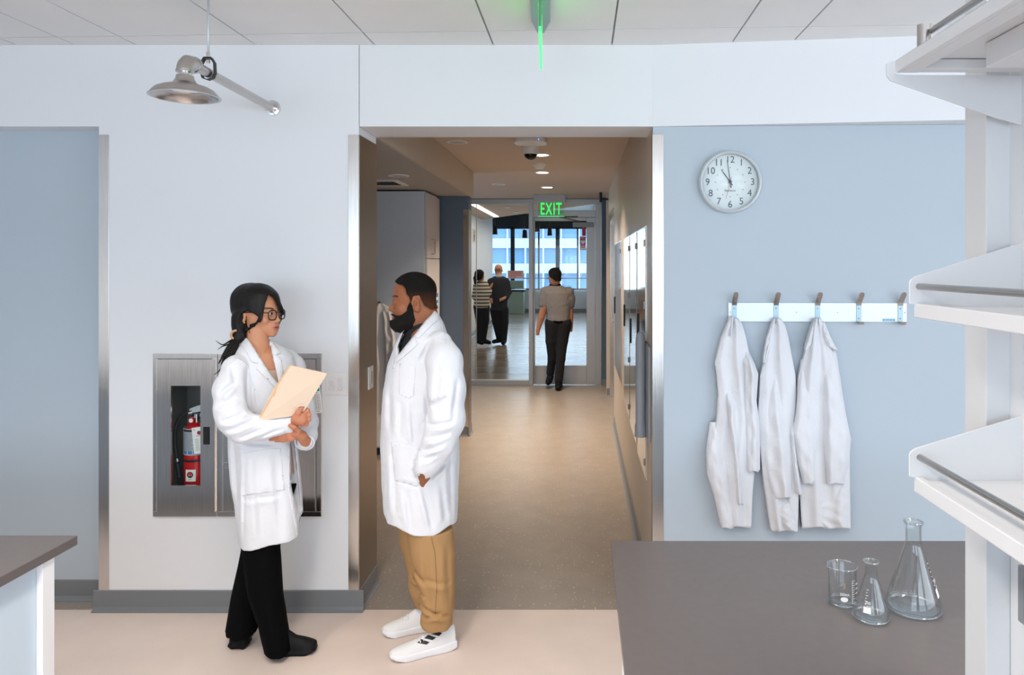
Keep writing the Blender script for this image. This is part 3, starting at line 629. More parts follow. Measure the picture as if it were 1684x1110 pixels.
# ---- hook rail
def wpt(px, py, off=0.0):
    Y = 3.65
    for _ in range(6): Y = wy(pxX(px, Y))
    p = at(px, py, Y); return p+nW*off
p0 = wpt(1197, 497.5); p1 = wpt(1490, 497.5); z1_ = p0.z; z0_ = wpt(1197, 528.5).z
t = thing('coat_hook_rail', 'brushed aluminium coat rail with five hooks on the grey wall', 'coat rail', (p0+p1)/2)
MB().prism([(p0.x, p0.y, z0_), (p1.x, p1.y, z0_), (p1.x, p1.y, z1_), (p0.x, p0.y, z1_)], nW*.012).build('rail', M['alu'], t, bevel=.0015)
b = MB()
for px in (1200.5, 1309, 1376.5, 1486.5):
    q = wpt(px, 512); b.lathe([(.0, .0155), (.002, .015), (.0035, .012)], Vector((q.x, q.y, (z0_+z1_)/2)), 12, axis=nW)
b.build('screw', M['pipe'], t)
HOOK = []
for px in (1207, 1275.5, 1343.5, 1411, 1479):
    q = wpt(px, 512); q.z = (z0_+z1_)/2; o_ = q+nW*.012; HOOK.append(q.copy())
    hkroot = MB(); wv = rW*.0125
    MBh = MB()
    zz = [(-.045, .0, .004), (.047, .0, .004)]
    MBh.prism([o_-wv+uW*-.047, o_+wv+uW*-.047, o_+wv+uW*.036, o_-wv+uW*.036], nW*.003)
    h_ = MBh.build('hook', M['hook_plate'], t, bevel=.001)
    ub = MB()
    path = [(.036, .0), (.050, .006), (.064, .018), (.078, .032), (.092, .044)]
    P = []
    for (z, o) in path: P.append((o_+uW*z+nW*(o+.003)))
    cr = []
    for i, c_ in enumerate(P):
        w_ = .0125
        cr.append([c_-rW*w_, c_+rW*w_])
    tip = P[-1]; dv = (P[-1]-P[-2]).normalized(); arc = []
    for k in range(9):
        a = PI*k/8; arc.append(tip+rW*(-math.cos(a)*.0125)+dv*(math.sin(a)*.0125))
    front = [c_[0] for c_ in cr]; 
    vv = [c_[0] for c_ in cr]+[c_[1] for c_ in cr]; n_ = len(cr)
    ub.add(vv, [(i, i+1, n_+i+1, n_+i) for i in range(n_-1)]); ub.add([tip-rW*.0125]+arc+[tip+rW*.0125], [tuple(range(len(arc)+2))])
    u_ = ub.build('upper_prong', M['nickel'], h_); sm = u_.modifiers.new('s', 'SOLIDIFY'); sm.thickness = .004; sm.offset = 1
    lb = MB(); path = [(-.047, .003), (-.052, .012), (-.056, .026), (-.052, .036), (-.044, .040)]
    cr = [o_+uW*z+nW*o for z, o in path]; n_ = len(cr)
    lb.add([c_-rW*.0125 for c_ in cr]+[c_+rW*.0125 for c_ in cr], [(i, i+1, n_+i+1, n_+i) for i in range(n_-1)])
    l_ = lb.build('lower_prong', M['nickel'], h_); sm = l_.modifiers.new('s', 'SOLIDIFY'); sm.thickness = .004
    rv = MB()
    for z in (-.030, .020): rv.lathe([(0, .007), (.003, .006), (.004, .003)], o_+uW*z, 12, axis=nW)
    rv.build('rivet', M['pipe'], h_)
q = wpt(1461, 526, .0122)
tg = MB().prism([q-rW*.034-uW*.0065, q+rW*.028-uW*.0065, q+rW*.028+uW*.0065, q-rW*.034+uW*.0065], nW*.0006).build('maker_label', mat('label_blue', rgb(120, 190, 222), .5), t)
v, f = text_mb('interion', .014, q-rW*.003+nW*.001, rW, uW, depth=.0004); MB().add(v, f).build('print', M['paper'], tg)

# ---- extinguisher and hose cabinets set into the pillar
def pz(py): return EYE-(py-HY)/F*YW
def px_(px): return pxX(px, YW)
# hollow in the wall is modelled by a shallow projecting box with a real niche behind a glazed slot
t = thing('extinguisher_cabinet', 'left steel recessed cabinet with a tall slot window showing an extinguisher', 'fire cabinet', (px_(306), YW, pz(848)))
a0, a1, c0, c1 = px_(254), px_(359), pz(848), pz(581)
yf = YW-.014
def frame(b, x0, x1, z0, z1, w_, y0, y1): b.box((x0, y0, z0), (x1, y1, z0+w_)).box((x0, y0, z1-w_), (x1, y1, z1)).box((x0, y0, z0+w_), (x0+w_, y1, z1-w_)).box((x1-w_, y0, z0+w_), (x1, y1, z1-w_)); return b
frame(MB(), a0, a1, c0, c1, .025, yf, YW).build('frame', M['steel'], t, bevel=.001)
w0, w1, v0, v1 = px_(285.5), px_(334), pz(796), pz(633)
d = MB(); e0, e1, g0, g1 = a0+.028, a1-.006, c0+.028, c1-.028
d.box((e0, yf-.012, g0), (e1, yf, v0)).box((e0, yf-.012, v1), (e1, yf, g1)).box((e0, yf-.012, v0), (w0, yf, v1))
h0, h1, k0, k1 = px_(338.5), px_(349.5), pz(729), pz(700)
d.box((w1, yf-.012, v0), (h0, yf, v1)).box((h1, yf-.012, v0), (e1, yf, v1)).box((h0, yf-.012, v0), (h1, yf, k0)).box((h0, yf-.012, k1), (h1, yf, v1))
dd = d.build('door', M['steel_v'], t)
MB().box((h0-.001, yf-.001, k0-.001), (h1+.001, yf+.0, k1+.001)).box((h0, yf-.010, k1-.012), (h1, yf-.004, k1)).build('pull_recess', M['black_plastic'], dd)
b = MB()
b.cyl((a0+.0265, yf-.008, g0), (a0+.0265, yf-.008, g1), .0035, n=8); b.build('piano_hinge', M['chrome'], t)
# niche (goes back into the pillar)
wall = bpy.data.objects['wall_pillar']
cut = MB().box((e0+.02, YW-.05, g0+.03), (e1-.03, YW+.22, g1-.03)).build('cut', M['cab_in']); 
bo = wall.modifiers.new('niche', 'BOOLEAN'); bo.object = cut; bo.operation = 'DIFFERENCE'; bo.solver = 'EXACT'
me = bpy.data.meshes.new_from_object(wall.evaluated_get(bpy.context.evaluated_depsgraph_get())); wall.modifiers.clear(); wall.data = me
bpy.data.objects.remove(cut)
lb = MB(); X0, X1, Z0, Z1 = e0+.021, e1-.031, g0+.031, g1-.031; yb = YW+.215
lb.box((X0, yf, Z0), (X0+.002, yb, Z1)).box((X1-.002, yf, Z0), (X1, yb, Z1)).box((X0, yb-.002, Z0), (X1, yb, Z1)).box((X0, yf, Z0), (X1, yb, Z0+.002)).box((X0, yf, Z1-.002), (X1, yb, Z1))
lb.build('tub', M['cab_in'], t)
MB().box((w0, yf-.004, v0), (w1, yf-.002, v1)).build('window_pane', M['pane'], dd)
# right-hand cabinets behind the woman
t = thing('hose_cabinet', 'right steel cabinet with two doors partly hidden behind the woman', 'fire cabinet', (px_(445), YW, pz(848)))
b0, b1 = px_(360.5), px_(530); zm0, zm1 = pz(765), pz(760)
fb = frame(MB(), b0, b1, c0, c1, .025, yf, YW); fb.box((b0+.025, yf, zm0), (px_(470), YW, zm1)); fb.box((px_(470), yf, c0+.025), (px_(476), YW, c1-.025)); fb.build('frame', M['steel'], t, bevel=.001)
for (x0, x1, z0, z1) in ((b0+.030, px_(470)-.003, zm1+.004, c1-.028), (b0+.030, px_(470)-.003, c0+.028, zm0-.004), (px_(476)+.003, b1-.028, c0+.028, c1-.028)):
    dd = MB().box((x0, yf-.006, z0), (x1, yf+.004, z1)).build('door', M['steel_v'], t, bevel=.001)
    if x0 > px_(470): MB().box((px_(510.5), yf-.0072, pz(692)), (px_(518), yf-.006, pz(681))).build('pull_recess', M['black_plastic'], dd)
    MB().box((x0, yf, z0), (x0+.003, yf+.006, z1)).build('gasket', M['black_plastic'], dd)
# inspection card hanging on the right cabinet
tc = thing('inspection_card', 'white inspection card with a teal header hanging by the cabinet edge', 'card', (px_(522), YW-.02, pz(657)))
cq = [(px_(513), YW-.030, pz(679)), (px_(533.5), YW-.026, pz(677)), (px_(529), YW-.026, pz(633)), (px_(508), YW-.030, pz(636))]
MB().prism(cq, (0, .0015, 0)).build('card', M['paper'], tc)
def onq(u, v_, off=-.0006):
    a = Vector(cq[0]).lerp(Vector(cq[1]), u); b_ = Vector(cq[3]).lerp(Vector(cq[2]), u); p = a.lerp(b_, v_); return p+Vector((0, off, 0))
MB().add([onq(.0, .82), onq(.94, .82), onq(.94, .97), onq(.0, .97)], [(0, 1, 2, 3)]).build('header', M['ink_teal'], tc)
b = MB()
for k in range(11): z = .14+k*.055; b.add([onq(.08, z), onq(.9, z), onq(.9, z+.008), onq(.08, z+.008)], [(0, 1, 2, 3)])
for k in range(6): x = .08+k*.16; b.add([onq(x, .14), onq(x+.012, .14), onq(x+.012, .70), onq(x, .70)], [(0, 1, 2, 3)])
for z, x0, x1 in ((.76, .3, .75), (.06, .2, .8)): b.add([onq(x0, z), onq(x1, z), onq(x1, z+.02), onq(x0, z+.02)], [(0, 1, 2, 3)])
b.build('print', M['ink'], tc)

# ---- fire extinguisher
ec = Vector((px_(324)+.004, YW+.09, 0)); YE = ec.y
def ez(py): return EYE-(py-HY)/F*YE
ec.x = pxX(323.5, YE); rE = .062
zb_ = Z0+.003; ztp = ez(693)
t = thing('fire_extinguisher', 'red fire extinguisher standing inside the steel cabinet', 'fire extinguisher', (ec.x, ec.y, zb_))
MB().lathe([(0, zb_), (rE-.004, zb_), (rE, zb_+.01), (rE, ztp-.055), (rE*.9, ztp-.028), (rE*.62, ztp-.008), (rE*.3, ztp), (0, ztp)], (ec.x, ec.y, 0), 48).build('cylinder', M['red'], t, smooth=True, auto=1.2)
MB().lathe([(rE+.0006, ez(744)), (rE+.0006, ez(701))], (ec.x, ec.y, 0), 48).build('instruction_label', M['label_silver'], t, smooth=True)
def cylpt(a, z, r): return Vector((ec.x+math.sin(a)*r, ec.y-math.cos(a)*r, z))
def cylpatch(a0, a1, z0, z1, r, n=10): return [cylpt(a0+(a1-a0)*i/n, z0, r) for i in range(n+1)]+[cylpt(a1-(a1-a0)*i/n, z1, r) for i in range(n+1)], [tuple([i, i+1, 2*n-i, 2*n+1-i]) for i in range(n)]
b = MB()
for k in range(14):
    for a0_, a1_ in ((-1.2, -.95), (-.85, .25)):
        z = ez(708+k*2.1); b.add(*cylpatch(a0_, a1_-random.random()*.2, z-.0012, z+.0012, rE+.001))
b.build('label_text', M['ink'], t)
b = MB(); b.add(*cylpatch(-.8, .3, ez(706), ez(702.5), rE+.0012)); b.build('label_title', M['ink_black'], t)
b = MB()
for a0_ in (-.65, -.2, .25): b.add(*cylpatch(a0_, a0_+.33, ez(742), ez(737), rE+.0012))
b.build('pictogram', M['ink_blue'], t)
MB().lathe([(rE+.002, ez(755)), (rE+.002, ez(751))], (ec.x, ec.y, 0), 48).build('strap', M['rubber'], t, smooth=True)
b = MB(); b.add(*cylpatch(-.42, .42, ez(786), ez(767), rE+.0015)); sq = b.build('sticker', M['paper'], t)
lc = cylpt(0, ez(775), rE+.003)
MB().lathe([(0, 0), (.016, 0)], lc, 24, axis=(0, -1, 0)).build('emblem', M['ink_black'], sq)
lc = cylpt(0, ez(773.6), rE+.0035); MB().lathe([(0, 0), (.010, 0)], lc, 24, axis=(0, -1, 0)).add([lc+Vector((-.013, -.0003, -.006)), lc+Vector((.013, -.0003, -.006)), lc+Vector((.010, -.0003, -.002)), lc+Vector((-.010, -.0003, -.002))], [(0, 1, 2, 3)]).build('emblem_red', M['ink_red'], sq)
b = MB(); 
for dx in (-.006, .004): b.add([lc+Vector((dx, -.001, -.010)), lc+Vector((dx+.004, -.001, -.010)), lc+Vector((dx+.003, -.001, -.003)), lc+Vector((dx+.001, -.001, -.003))], [(0, 1, 2, 3)])
b.build('emblem_figures', M['paper'], sq)
v, f = text_mb('FIRE', .008, cylpt(0, ez(782.5), rE+.003), (1, 0, 0), (0, 0, 1), depth=.0004); MB().add(v, f).build('sticker_text', M['ink'], sq)
vz = ztp
MB().lathe([(0, 0), (.018, 0), (.018, .025), (.022, .027), (.022, .045), (.012, .047), (0, .047)], (ec.x, ec.y, vz-.003), 20).build('valve', M['chrome'], t, smooth=True, auto=.6)
MB().prism([(ec.x-.035, ec.y-.010, vz+.045), (ec.x+.015, ec.y-.010, vz+.052), (ec.x+.11, ec.y-.010, vz+.105), (ec.x+.105, ec.y-.010, vz+.115), (ec.x-.01, ec.y-.010, vz+.078), (ec.x-.035, ec.y-.010, vz+.068)], (0, .02, 0)).build('lever', M['alu'], t, bevel=.002)
MB().prism([(ec.x-.01, ec.y-.009, vz+.020), (ec.x+.02, ec.y-.009, vz+.026), (ec.x+.11, ec.y-.009, vz+.010), (ec.x+.11, ec.y-.009, vz+.020), (ec.x+.02, ec.y-.009, vz+.042), (ec.x-.01, ec.y-.009, vz+.04)], (0, .018, 0)).build('carry_handle', M['chrome'], t, bevel=.002)
MB().lathe([(0, .012), (.016, .012), (.018, 0), (0, 0)], (ec.x-.012, ec.y-.022, vz+.012), 24, axis=(0, -1, 0)).build('gauge', M['red'], t)
MB().lathe([(0, .0125), (.011, .0125)], (ec.x-.012, ec.y-.022, vz+.012), 24, axis=(0, -1, 0)).build('gauge_dial', M['paper'], t)
hs = [(ec.x-.02, YE, vz+.040), (pxX(312, YE), YE-.004, ez(678.5)), (pxX(303, YE), YE-.01, ez(681)), (pxX(296, YE), YE-.015, ez(690)), (pxX(292, YE), YE-.02, ez(706)), (pxX(291, YE), YE-.02, ez(725)), (pxX(293.5, YE), YE-.02, ez(745)), (pxX(295, YE), YE-.02, ez(757))]
def spline(pts, n=6):
    P = [Vector(p) for p in pts]; out = []
    for i in range(len(P)-1):
        a = P[max(i-1, 0)]; b_ = P[i]; c_ = P[i+1]; d_ = P[min(i+2, len(P)-1)]
        for k in range(n):
            u = k/n; out.append(.5*((2*b_)+(-a+c_)*u+(2*a-5*b_+4*c_-d_)*u*u+(-a+3*b_-3*c_+d_)*u**3))
    out.append(P[-1]); return out
MB().tube(spline(hs), .009, 12).build('hose', M['rubber'], t, smooth=True)
MB().cyl(hs[-1], (pxX(299, YE), YE-.02, ez(783)), .011, .014).build('nozzle', M['rubber'], t, smooth=True, auto=.7)
MB().cyl((pxX(294.6, YE), YE-.02, ez(752)), (pxX(295.4, YE), YE-.02, ez(757)), .0125).cyl(hs[1], (pxX(318, YE), YE-.002, ez(677.5)), .013).build('ferrule', M['chrome'], t, smooth=True, auto=.7)
tc = thing('inspection_tag', 'white inspection tag hanging from the extinguisher neck', 'tag', (pxX(325, YE), YE-.09, ez(716)))
yt = YE-.072; cq = [(pxX(319.5, yt), yt, ez(741)), (pxX(334, yt)+.02, yt, ez(738)), (pxX(331, yt)+.022, yt, ez(695)), (pxX(315, yt), yt, ez(699))]
MB().prism(cq, (0, .001, 0)).build('card', M['paper'], tc)
b = MB(); c_ = onq(.5, .78); b.lathe([(0, 0), (.010, 0)], c_, 20, axis=(0, -1, 0)).build('emblem', M['ink_black'], tc)
b = MB(); b.lathe([(0, .0006), (.006, .0006)], c_, 20, axis=(0, -1, 0)); b.add([onq(.25, .66), onq(.85, .66), onq(.85, .68), onq(.25, .68)], [(0, 1, 2, 3)]); b.add([onq(.12, .9), onq(.2, .9), onq(.2, .93), onq(.12, .93)], [(0, 1, 2, 3)]).build('red_print', M['ink_red'], tc)
b = MB()
for k in range(8): z = .12+k*.06; b.add([onq(.15, z), onq(.45, z), onq(.45, z+.015), onq(.15, z+.015)], [(0, 1, 2, 3)]); b.add([onq(.55, z+.02), onq(.92, z+.02), onq(.92, z+.03), onq(.55, z+.03)], [(0, 1, 2, 3)])
b.build('print', M['ink'], tc)
MB().tube([(pxX(324, yt), yt-.001, ez(696)), (pxX(322.5, yt), yt+.02, ez(690)), (pxX(323, yt), yt+.05, ez(686))], .0015, 6).build('tie', M['chrome'], tc)

# ---- wall plates
t = thing('lighting_keypad', 'wide white double-gang lighting keypad plate beside the corridor opening', 'switch plate', (px_(554), YW, pz(631)))
MB().box((px_(536), YW-.006, pz(649)), (px_(571), YW, pz(612))).build('plate', M['white_plastic'], t, bevel=.0015)
b = MB()
for k in range(7):
    if k != 5: b.box((px_(556), YW-.0085, pz(620.6+3.2*k+2.2)), (px_(564), YW-.006, pz(620.6+3.2*k)))
for k in range(3): b.box((px_(542), YW-.0085, pz(626+3.4*k+2.2)), (px_(550), YW-.006, pz(626+3.4*k)))
for x in (541, 547, 556, 561): b.box((px_(x), YW-.0085, pz(641)), (px_(x+4), YW-.006, pz(637)))
b.build('button', mat('button_plastic', rgb(231, 229, 229), .4), t, bevel=.0008)
b = MB()
for x in (546, 560):
    for y in (615, 646.5): b.lathe([(0, .0075), (.002, .007), (.003, .006)], (px_(x), YW, pz(y)), 10, axis=(0, -1, 0))
b.build('screw', M['white_plastic'], t)
yA, yB = XJ*F/(603-HX), XJ*F/(611-HX)
yA, yB = 3.835, 3.915
zA = EYE-(621-HY)/F*3.87
t = thing('light_switch', 'white rocker light switch on the steel jamb', 'switch plate', (XJ+.004, 3.875, zA))
MB().box((XJ+.004, yA, zA-.06), (XJ+.010, yB, zA+.06)).build('plate', M['white_plastic'], t, bevel=.0015)
MB().box((XJ+.010, 3.858, zA-.034), (XJ+.013, 3.892, zA+.034)).build('rocker', mat('rocker_grey', rgb(200, 200, 200), .4), t, bevel=.001)

# ---- benches
zb = .92
t = thing('lab_bench', 'dark grey topped lab bench in the right foreground under the white shelving', 'bench', (.9, .9, 0))
bx0, by1 = .0935, 2.235
MB().box((bx0, -1.6, zb-.028), (1.75, by1, zb)).build('benchtop', M['bench'], t, bevel=.0025)
MB().box((bx0+.06, -1.55, .08), (1.69, by1-.08, zb-.029)).build('cabinet_body', M['bench_side'], t)
for x in (bx0+.03, 1.66):
    for y in (2.10, -1.5): MB().box((x, y, 0), (x+.045, y+.045, zb-.029)).build('leg', M['white_metal'], t, bevel=.002)
t = thing('lab_bench', 'dark grey topped lab bench cut off at the lower left corner', 'bench', (-2.4, 1.2, 0))
lx, ly = -1.598, 2.28
MB().box((-3.9, -1.6, zb-.030), (lx, ly, zb)).build('benchtop', M['bench'], t, bevel=.0025)
MB().box((-3.84, -1.5, .1), (-1.625, 2.14, zb-.031)).build('cabinet_body', M['bench_side'], t)
MB().box((-1.68, 2.142, 0), (-1.606, 2.19, zb-.031)).build('leg', M['white_metal'], t, bevel=.001)
MB().box((-3.86, 2.142, 0), (-3.78, 2.19, zb-.031)).build('leg', M['white_metal'], t, bevel=.001)

# ---- white reagent shelving on the right bench
YB = 1.29
t = thing('shelving_unit', 'white steel reagent shelving with three bracketed shelves over the right bench', 'shelving', (.8, .4, zb))
def sx(px, Y=YB): return pxX(px, Y)
def sz(py, Y=YB): return EYE-(py-HY)/F*Y
MB().box((.746, 1.32, zb), (.790, 1.393, 2.9)).build('post', M['white_metal'], t, bevel=.001)
MB().box((.746, -1.2, zb), (.790, -1.127, 2.9)).build('post', M['white_metal'], t, bevel=.001)
MB().box((.7902, -1.2, zb), (.812, 1.3195, 2.25)).build('back_panel', M['white_metal'], t)
SH = []
# middle and lower shelf: end bracket rising towards the post
def shelf(tip, lip, low, far, rod):
    # tip: top-left of bracket px; lip: bottom-left of bracket; low: lower front edge of the tray
    xt = sx(tip[0])
    xb = sx(1684)+.0
    br = MB(); th = .004
    pts = [(xt, tip[1]+8), (xt+.008, tip[1])]
    P = [(xt, YB, sz(lip)), (xt, YB, sz(tip[1]+6)), (xt+.003, YB, sz(tip[1]+1.5)), (xt+.012, YB, sz(tip[1]-4)), (.806, YB, sz(far-2)), (.806, YB, sz(low+8)), (xt+.010, YB, sz(low)), (xt+.010, YB, sz(lip+2)), (xt+.004, YB, sz(lip+1))]
    br.prism(P, (0, -th, 0)); br.build('bracket', M['white_metal'], t, bevel=.0012)
    br = MB(); br.prism([(x, -1.0, z) for x, y, z in P], (0, -th, 0)); br.build('bracket', M['white_metal'], t)
    zl = sz(low); zt = sz(lip)
    s_ = MB().box((xt+.012, -1.0, zl), (.794, YB-.004, zl+.012)).box((xt+.010, -1.0, zl), (xt+.024, YB-.004, zt)).box((xt+.024, -1.0, zt-.012), (.794, YB-.004, zt-.006)).build('shelf', M['white_metal'], t, bevel=.002)
    MB().cyl((sx(rod[0]), YB-.003, sz(rod[1])), (sx(rod[0]), -1.0, sz(rod[1])), .0058, n=16).build('guard_rod', M['pipe'], t, smooth=True)
shelf((1494, 458), 499, 522, 397, (1509.5, 471))
shelf((1494, 740), 783, 808, 681, (1511, 751))
# top shelf, bracket below
xt = sx(1456)
P = [(1456, 106), (1466, 100.5), (1470, 101), (1470, 122), (1484, 124), (1684, 124.5), (1684, 207), (1640, 196), (1464, 134), (1457, 126)]
MB().prism([(sx(a), YB, sz(b_)) for a, b_ in P], (0, -.004, 0)).build('bracket', M['white_metal'], t, bevel=.001)
zl = sz(121); zt = sz(101); xf = sx(1470)
MB().box((xf, -1.0, zl), (xf+.012, YB-.004, zt)).box((xf, -1.0, zt-.003), (.794, YB-.004, zt)).box((.60, YB-.03, zl), (.794, YB-.006, zt-.004)).box((xf+.012, -1.0, zl), (xf+.04, YB-.004, zl+.003)).build('shelf', M['white_metal'], t, bevel=.0015)
MB().box((.66, YB-.36, zt-.045), (.76, YB-.12, zt-.004)).box((.66, -.9, zt-.045), (.76, YB-.40, zt-.004)).build('under_shelf_light', M['white_metal'], t, bevel=.002)
cy = YB-.02; xr = sx(1510.5)
MB().cyl((xr, cy, zt), (xr, cy, sz(47)), .0115, n=24).build('rod_support', M['pipe'], t, smooth=True, auto=.6)
MB().cyl((xr+.008, cy-.012, sz(60)), (xr+.008, -1.0, sz(60)), .0055, n=16).build('guard_rod', M['pipe'], t, smooth=True)
t2 = thing('power_outlet_box', 'grey power outlet box on the shelving back panel at the right frame edge', 'outlet', (.79, 1.2, 1.2))
MB().box((.768, 1.02, sz(1012, 1.28)), (.7898, 1.262, sz(921, 1.28))).build('box', M['grey_plastic'], t2, bevel=.002)
MB().box((.765, 1.04, sz(1000, 1.28)), (.768, 1.24, sz(935, 1.28))).build('cover', mat('outlet_cover', rgb(120, 124, 128), .4), t2, bevel=.001)

# ---- glassware
def glass_pt(px, py):
    Y = (EYE-zb)*F/(py-HY); return Vector((pxX(px, Y), Y, zb+.0006))
def flask(p, R, H, rn, label, print_rot, ml):
    t = thing('erlenmeyer_flask', label, 'flask', p)
    wl = .0022; zn = H*.74
    o = [(0, 0), (R*.86, 0), (R*.95, .004), (R, .012), (R*.995, .019)]
    for k in range(1, 9):
        u = k/8; o.append((R*.97+(rn*1.12-R*.97)*u, .024+(zn*.98-.024)*u))
    o += [(rn, zn+.012), (rn, H-.008), (rn*1.12, H-.005), (rn*1.22, H-.002), (rn*1.22, H+.001), (rn*1.1, H+.002)]
    i = [(rn-wl, H-.004), (rn-wl, zn+.012)]
    for k in range(8, 0, -1):
        u = k/8; i.append((R*.97+(rn*1.12-R*.97)*u-wl, .024+(zn*.98-.024)*u))
    i += [(R*.98-wl, .016), (R*.93-wl, .007), (R*.8, .0035), (0, .003)]
    g_ = MB().lathe(o+i, p, 72).build('glass_body', M['flask'], t, smooth=True)
    MB().tube([p+Vector((math.cos(2*PI*k/48)*rn*1.16, math.sin(2*PI*k/48)*rn*1.16, H)) for k in range(48)], .0024, 10, closed=True).build('rim', M['rim'], t, smooth=True)
    MB().tube([p+Vector((math.cos(2*PI*k/64)*(R*.975), math.sin(2*PI*k/64)*(R*.975), .006)) for k in range(64)], .0022, 8, closed=True).build('heel', M['rim'], t, smooth=True)
    b = MB()
    def cone(a, z, dr=.0004):
        u = (z-.024)/(zn*.98-.024); r = R*.97+(rn*1.12-R*.97)*u+dr; return p+Vector((math.sin(a)*r, -math.cos(a)*r, z))
    a = print_rot
    def pat(a0, a1, z0, z1, n=5): 
        vv = [cone(a0+(a1-a0)*k/n, z0) for k in range(n+1)]+[cone(a0+(a1-a0)*k/n, z1) for k in range(n+1)]; return vv, [(k, k+1, n+2+k, n+1+k) for k in range(n)]
    b.add(*pat(a-.22, a+.22, H*.20, H*.29))
    for k in range(6): b.add(*pat(a-.20, a-.20+.12+.1*(k % 2), H*(.33+k*.045), H*(.337+k*.045)))
    for ch, (da, z, s_) in zip((ml, 'mL'), ((.02, H*.36, R*.20), (.05, H*.31, R*.16))):
        c_ = cone(a+da, z, .0008); rt = Vector((math.cos(a), math.sin(a), 0)); up = (cone(a, z+.01)-cone(a, z)).normalized(); v, f = text_mb(ch, s_, c_, rt, up, depth=.0005); b.add(v, f)
    b.build('print', M['frost'], t)
    return t
flask(glass_pt(1502, 1002), .0655, .218, .0185, 'large conical glass flask, tallest of the three glass vessels on the bench', 1.05, '1000')
flask(glass_pt(1432.5, 1017), .0425, .138, .0145, 'small conical glass flask between the beaker and the large flask', -.62, '250')
p = glass_pt(1385.5, 992); t = thing('beaker', 'short glass beaker with a pouring spout and white graduations on the bench', 'beaker', p)
R, H = .0345, .095
prof = [(0, 0), (R*.85, 0), (R*.97, .004), (R, .011), (R, H-.006), (R+.0025, H-.001), (R+.003, H+.001), (R+.001, H+.002), (R-.002, H-.004), (R-.002, .012), (R*.85, .004), (0, .003)]
b = MB().lathe(prof, p, 96)
sp = math.radians(195)
for v in b.v:
    q = v-p
    if q.z > H-.022:
        a = math.atan2(q.y, q.x); d = abs((a-sp+PI) % (2*PI)-PI); k = max(0, 1-d/.38); k = k*k*(3-2*k)*((q.z-(H-.022))/.022)**1.5
        v.x += math.cos(sp)*k*.010; v.y += math.sin(sp)*k*.010; v.z += k*.002
b.build('glass_body', M['flask'], t, smooth=True)
def spout(a, r, z):
    d = abs((a-sp+PI) % (2*PI)-PI); k = max(0, 1-d/.38); k = k*k*(3-2*k); return p+Vector((math.cos(a)*r+math.cos(sp)*k*.010, math.sin(a)*r+math.sin(sp)*k*.010, z+k*.002))
MB().tube([spout(2*PI*k/72, R+.001, H) for k in range(72)], .0018, 8, closed=True).build('rim', M['rim'], t, smooth=True)
MB().tube([p+Vector((math.cos(2*PI*k/64)*R*.95, math.sin(2*PI*k/64)*R*.95, .005)) for k in range(64)], .002, 8, closed=True).build('heel', M['rim'], t, smooth=True)
b = MB()
def cp(a, z, r=R+.0005): return p+Vector((math.sin(a)*r, -math.cos(a)*r, z))
def cpat(a0, a1, z0, z1, n=6): return [cp(a0+(a1-a0)*k/n, z0) for k in range(n+1)]+[cp(a0+(a1-a0)*k/n, z1) for k in range(n+1)], [(k, k+1, n+2+k, n+1+k) for k in range(n)]
for k in range(11): b.add(*cpat(.38, .38+(.28 if k % 2 == 0 else .16), .013+k*.0056, .0137+k*.0056))
b.add(*cpat(.365, .385, .012, .071))
ov = [(cp(-.22+math.cos(2*PI*k/24)*.26, .024+math.sin(2*PI*k/24)*.0062)) for k in range(24)]; b.add(ov+[cp(-.22, .024, R+.0009)], [(k, (k+1) % 24, 24) for k in range(24)])
for k in range(4): 
    v, f = text_mb(str(200-50*k), .006, cp(.78, .06-.0115*k, R+.001), (math.cos(.7), math.sin(.7), 0), (0, 0, 1), depth=.0005); b.add(v, f)
v, f = text_mb('250ml', .009, cp(-.22, .037, R+.0012), (math.cos(.22), -math.sin(.22), 0), (0, 0, 1), depth=.0005); b.add(v, f); b.build('print', M['frost'], t)
v, f = text_mb('1', .020, cp(-.2, .058, R+.0012), (math.cos(.2), -math.sin(.2), 0), (0, 0, 1), depth=.0005); MB().add(v, f).build('mark', M['amber'], t)
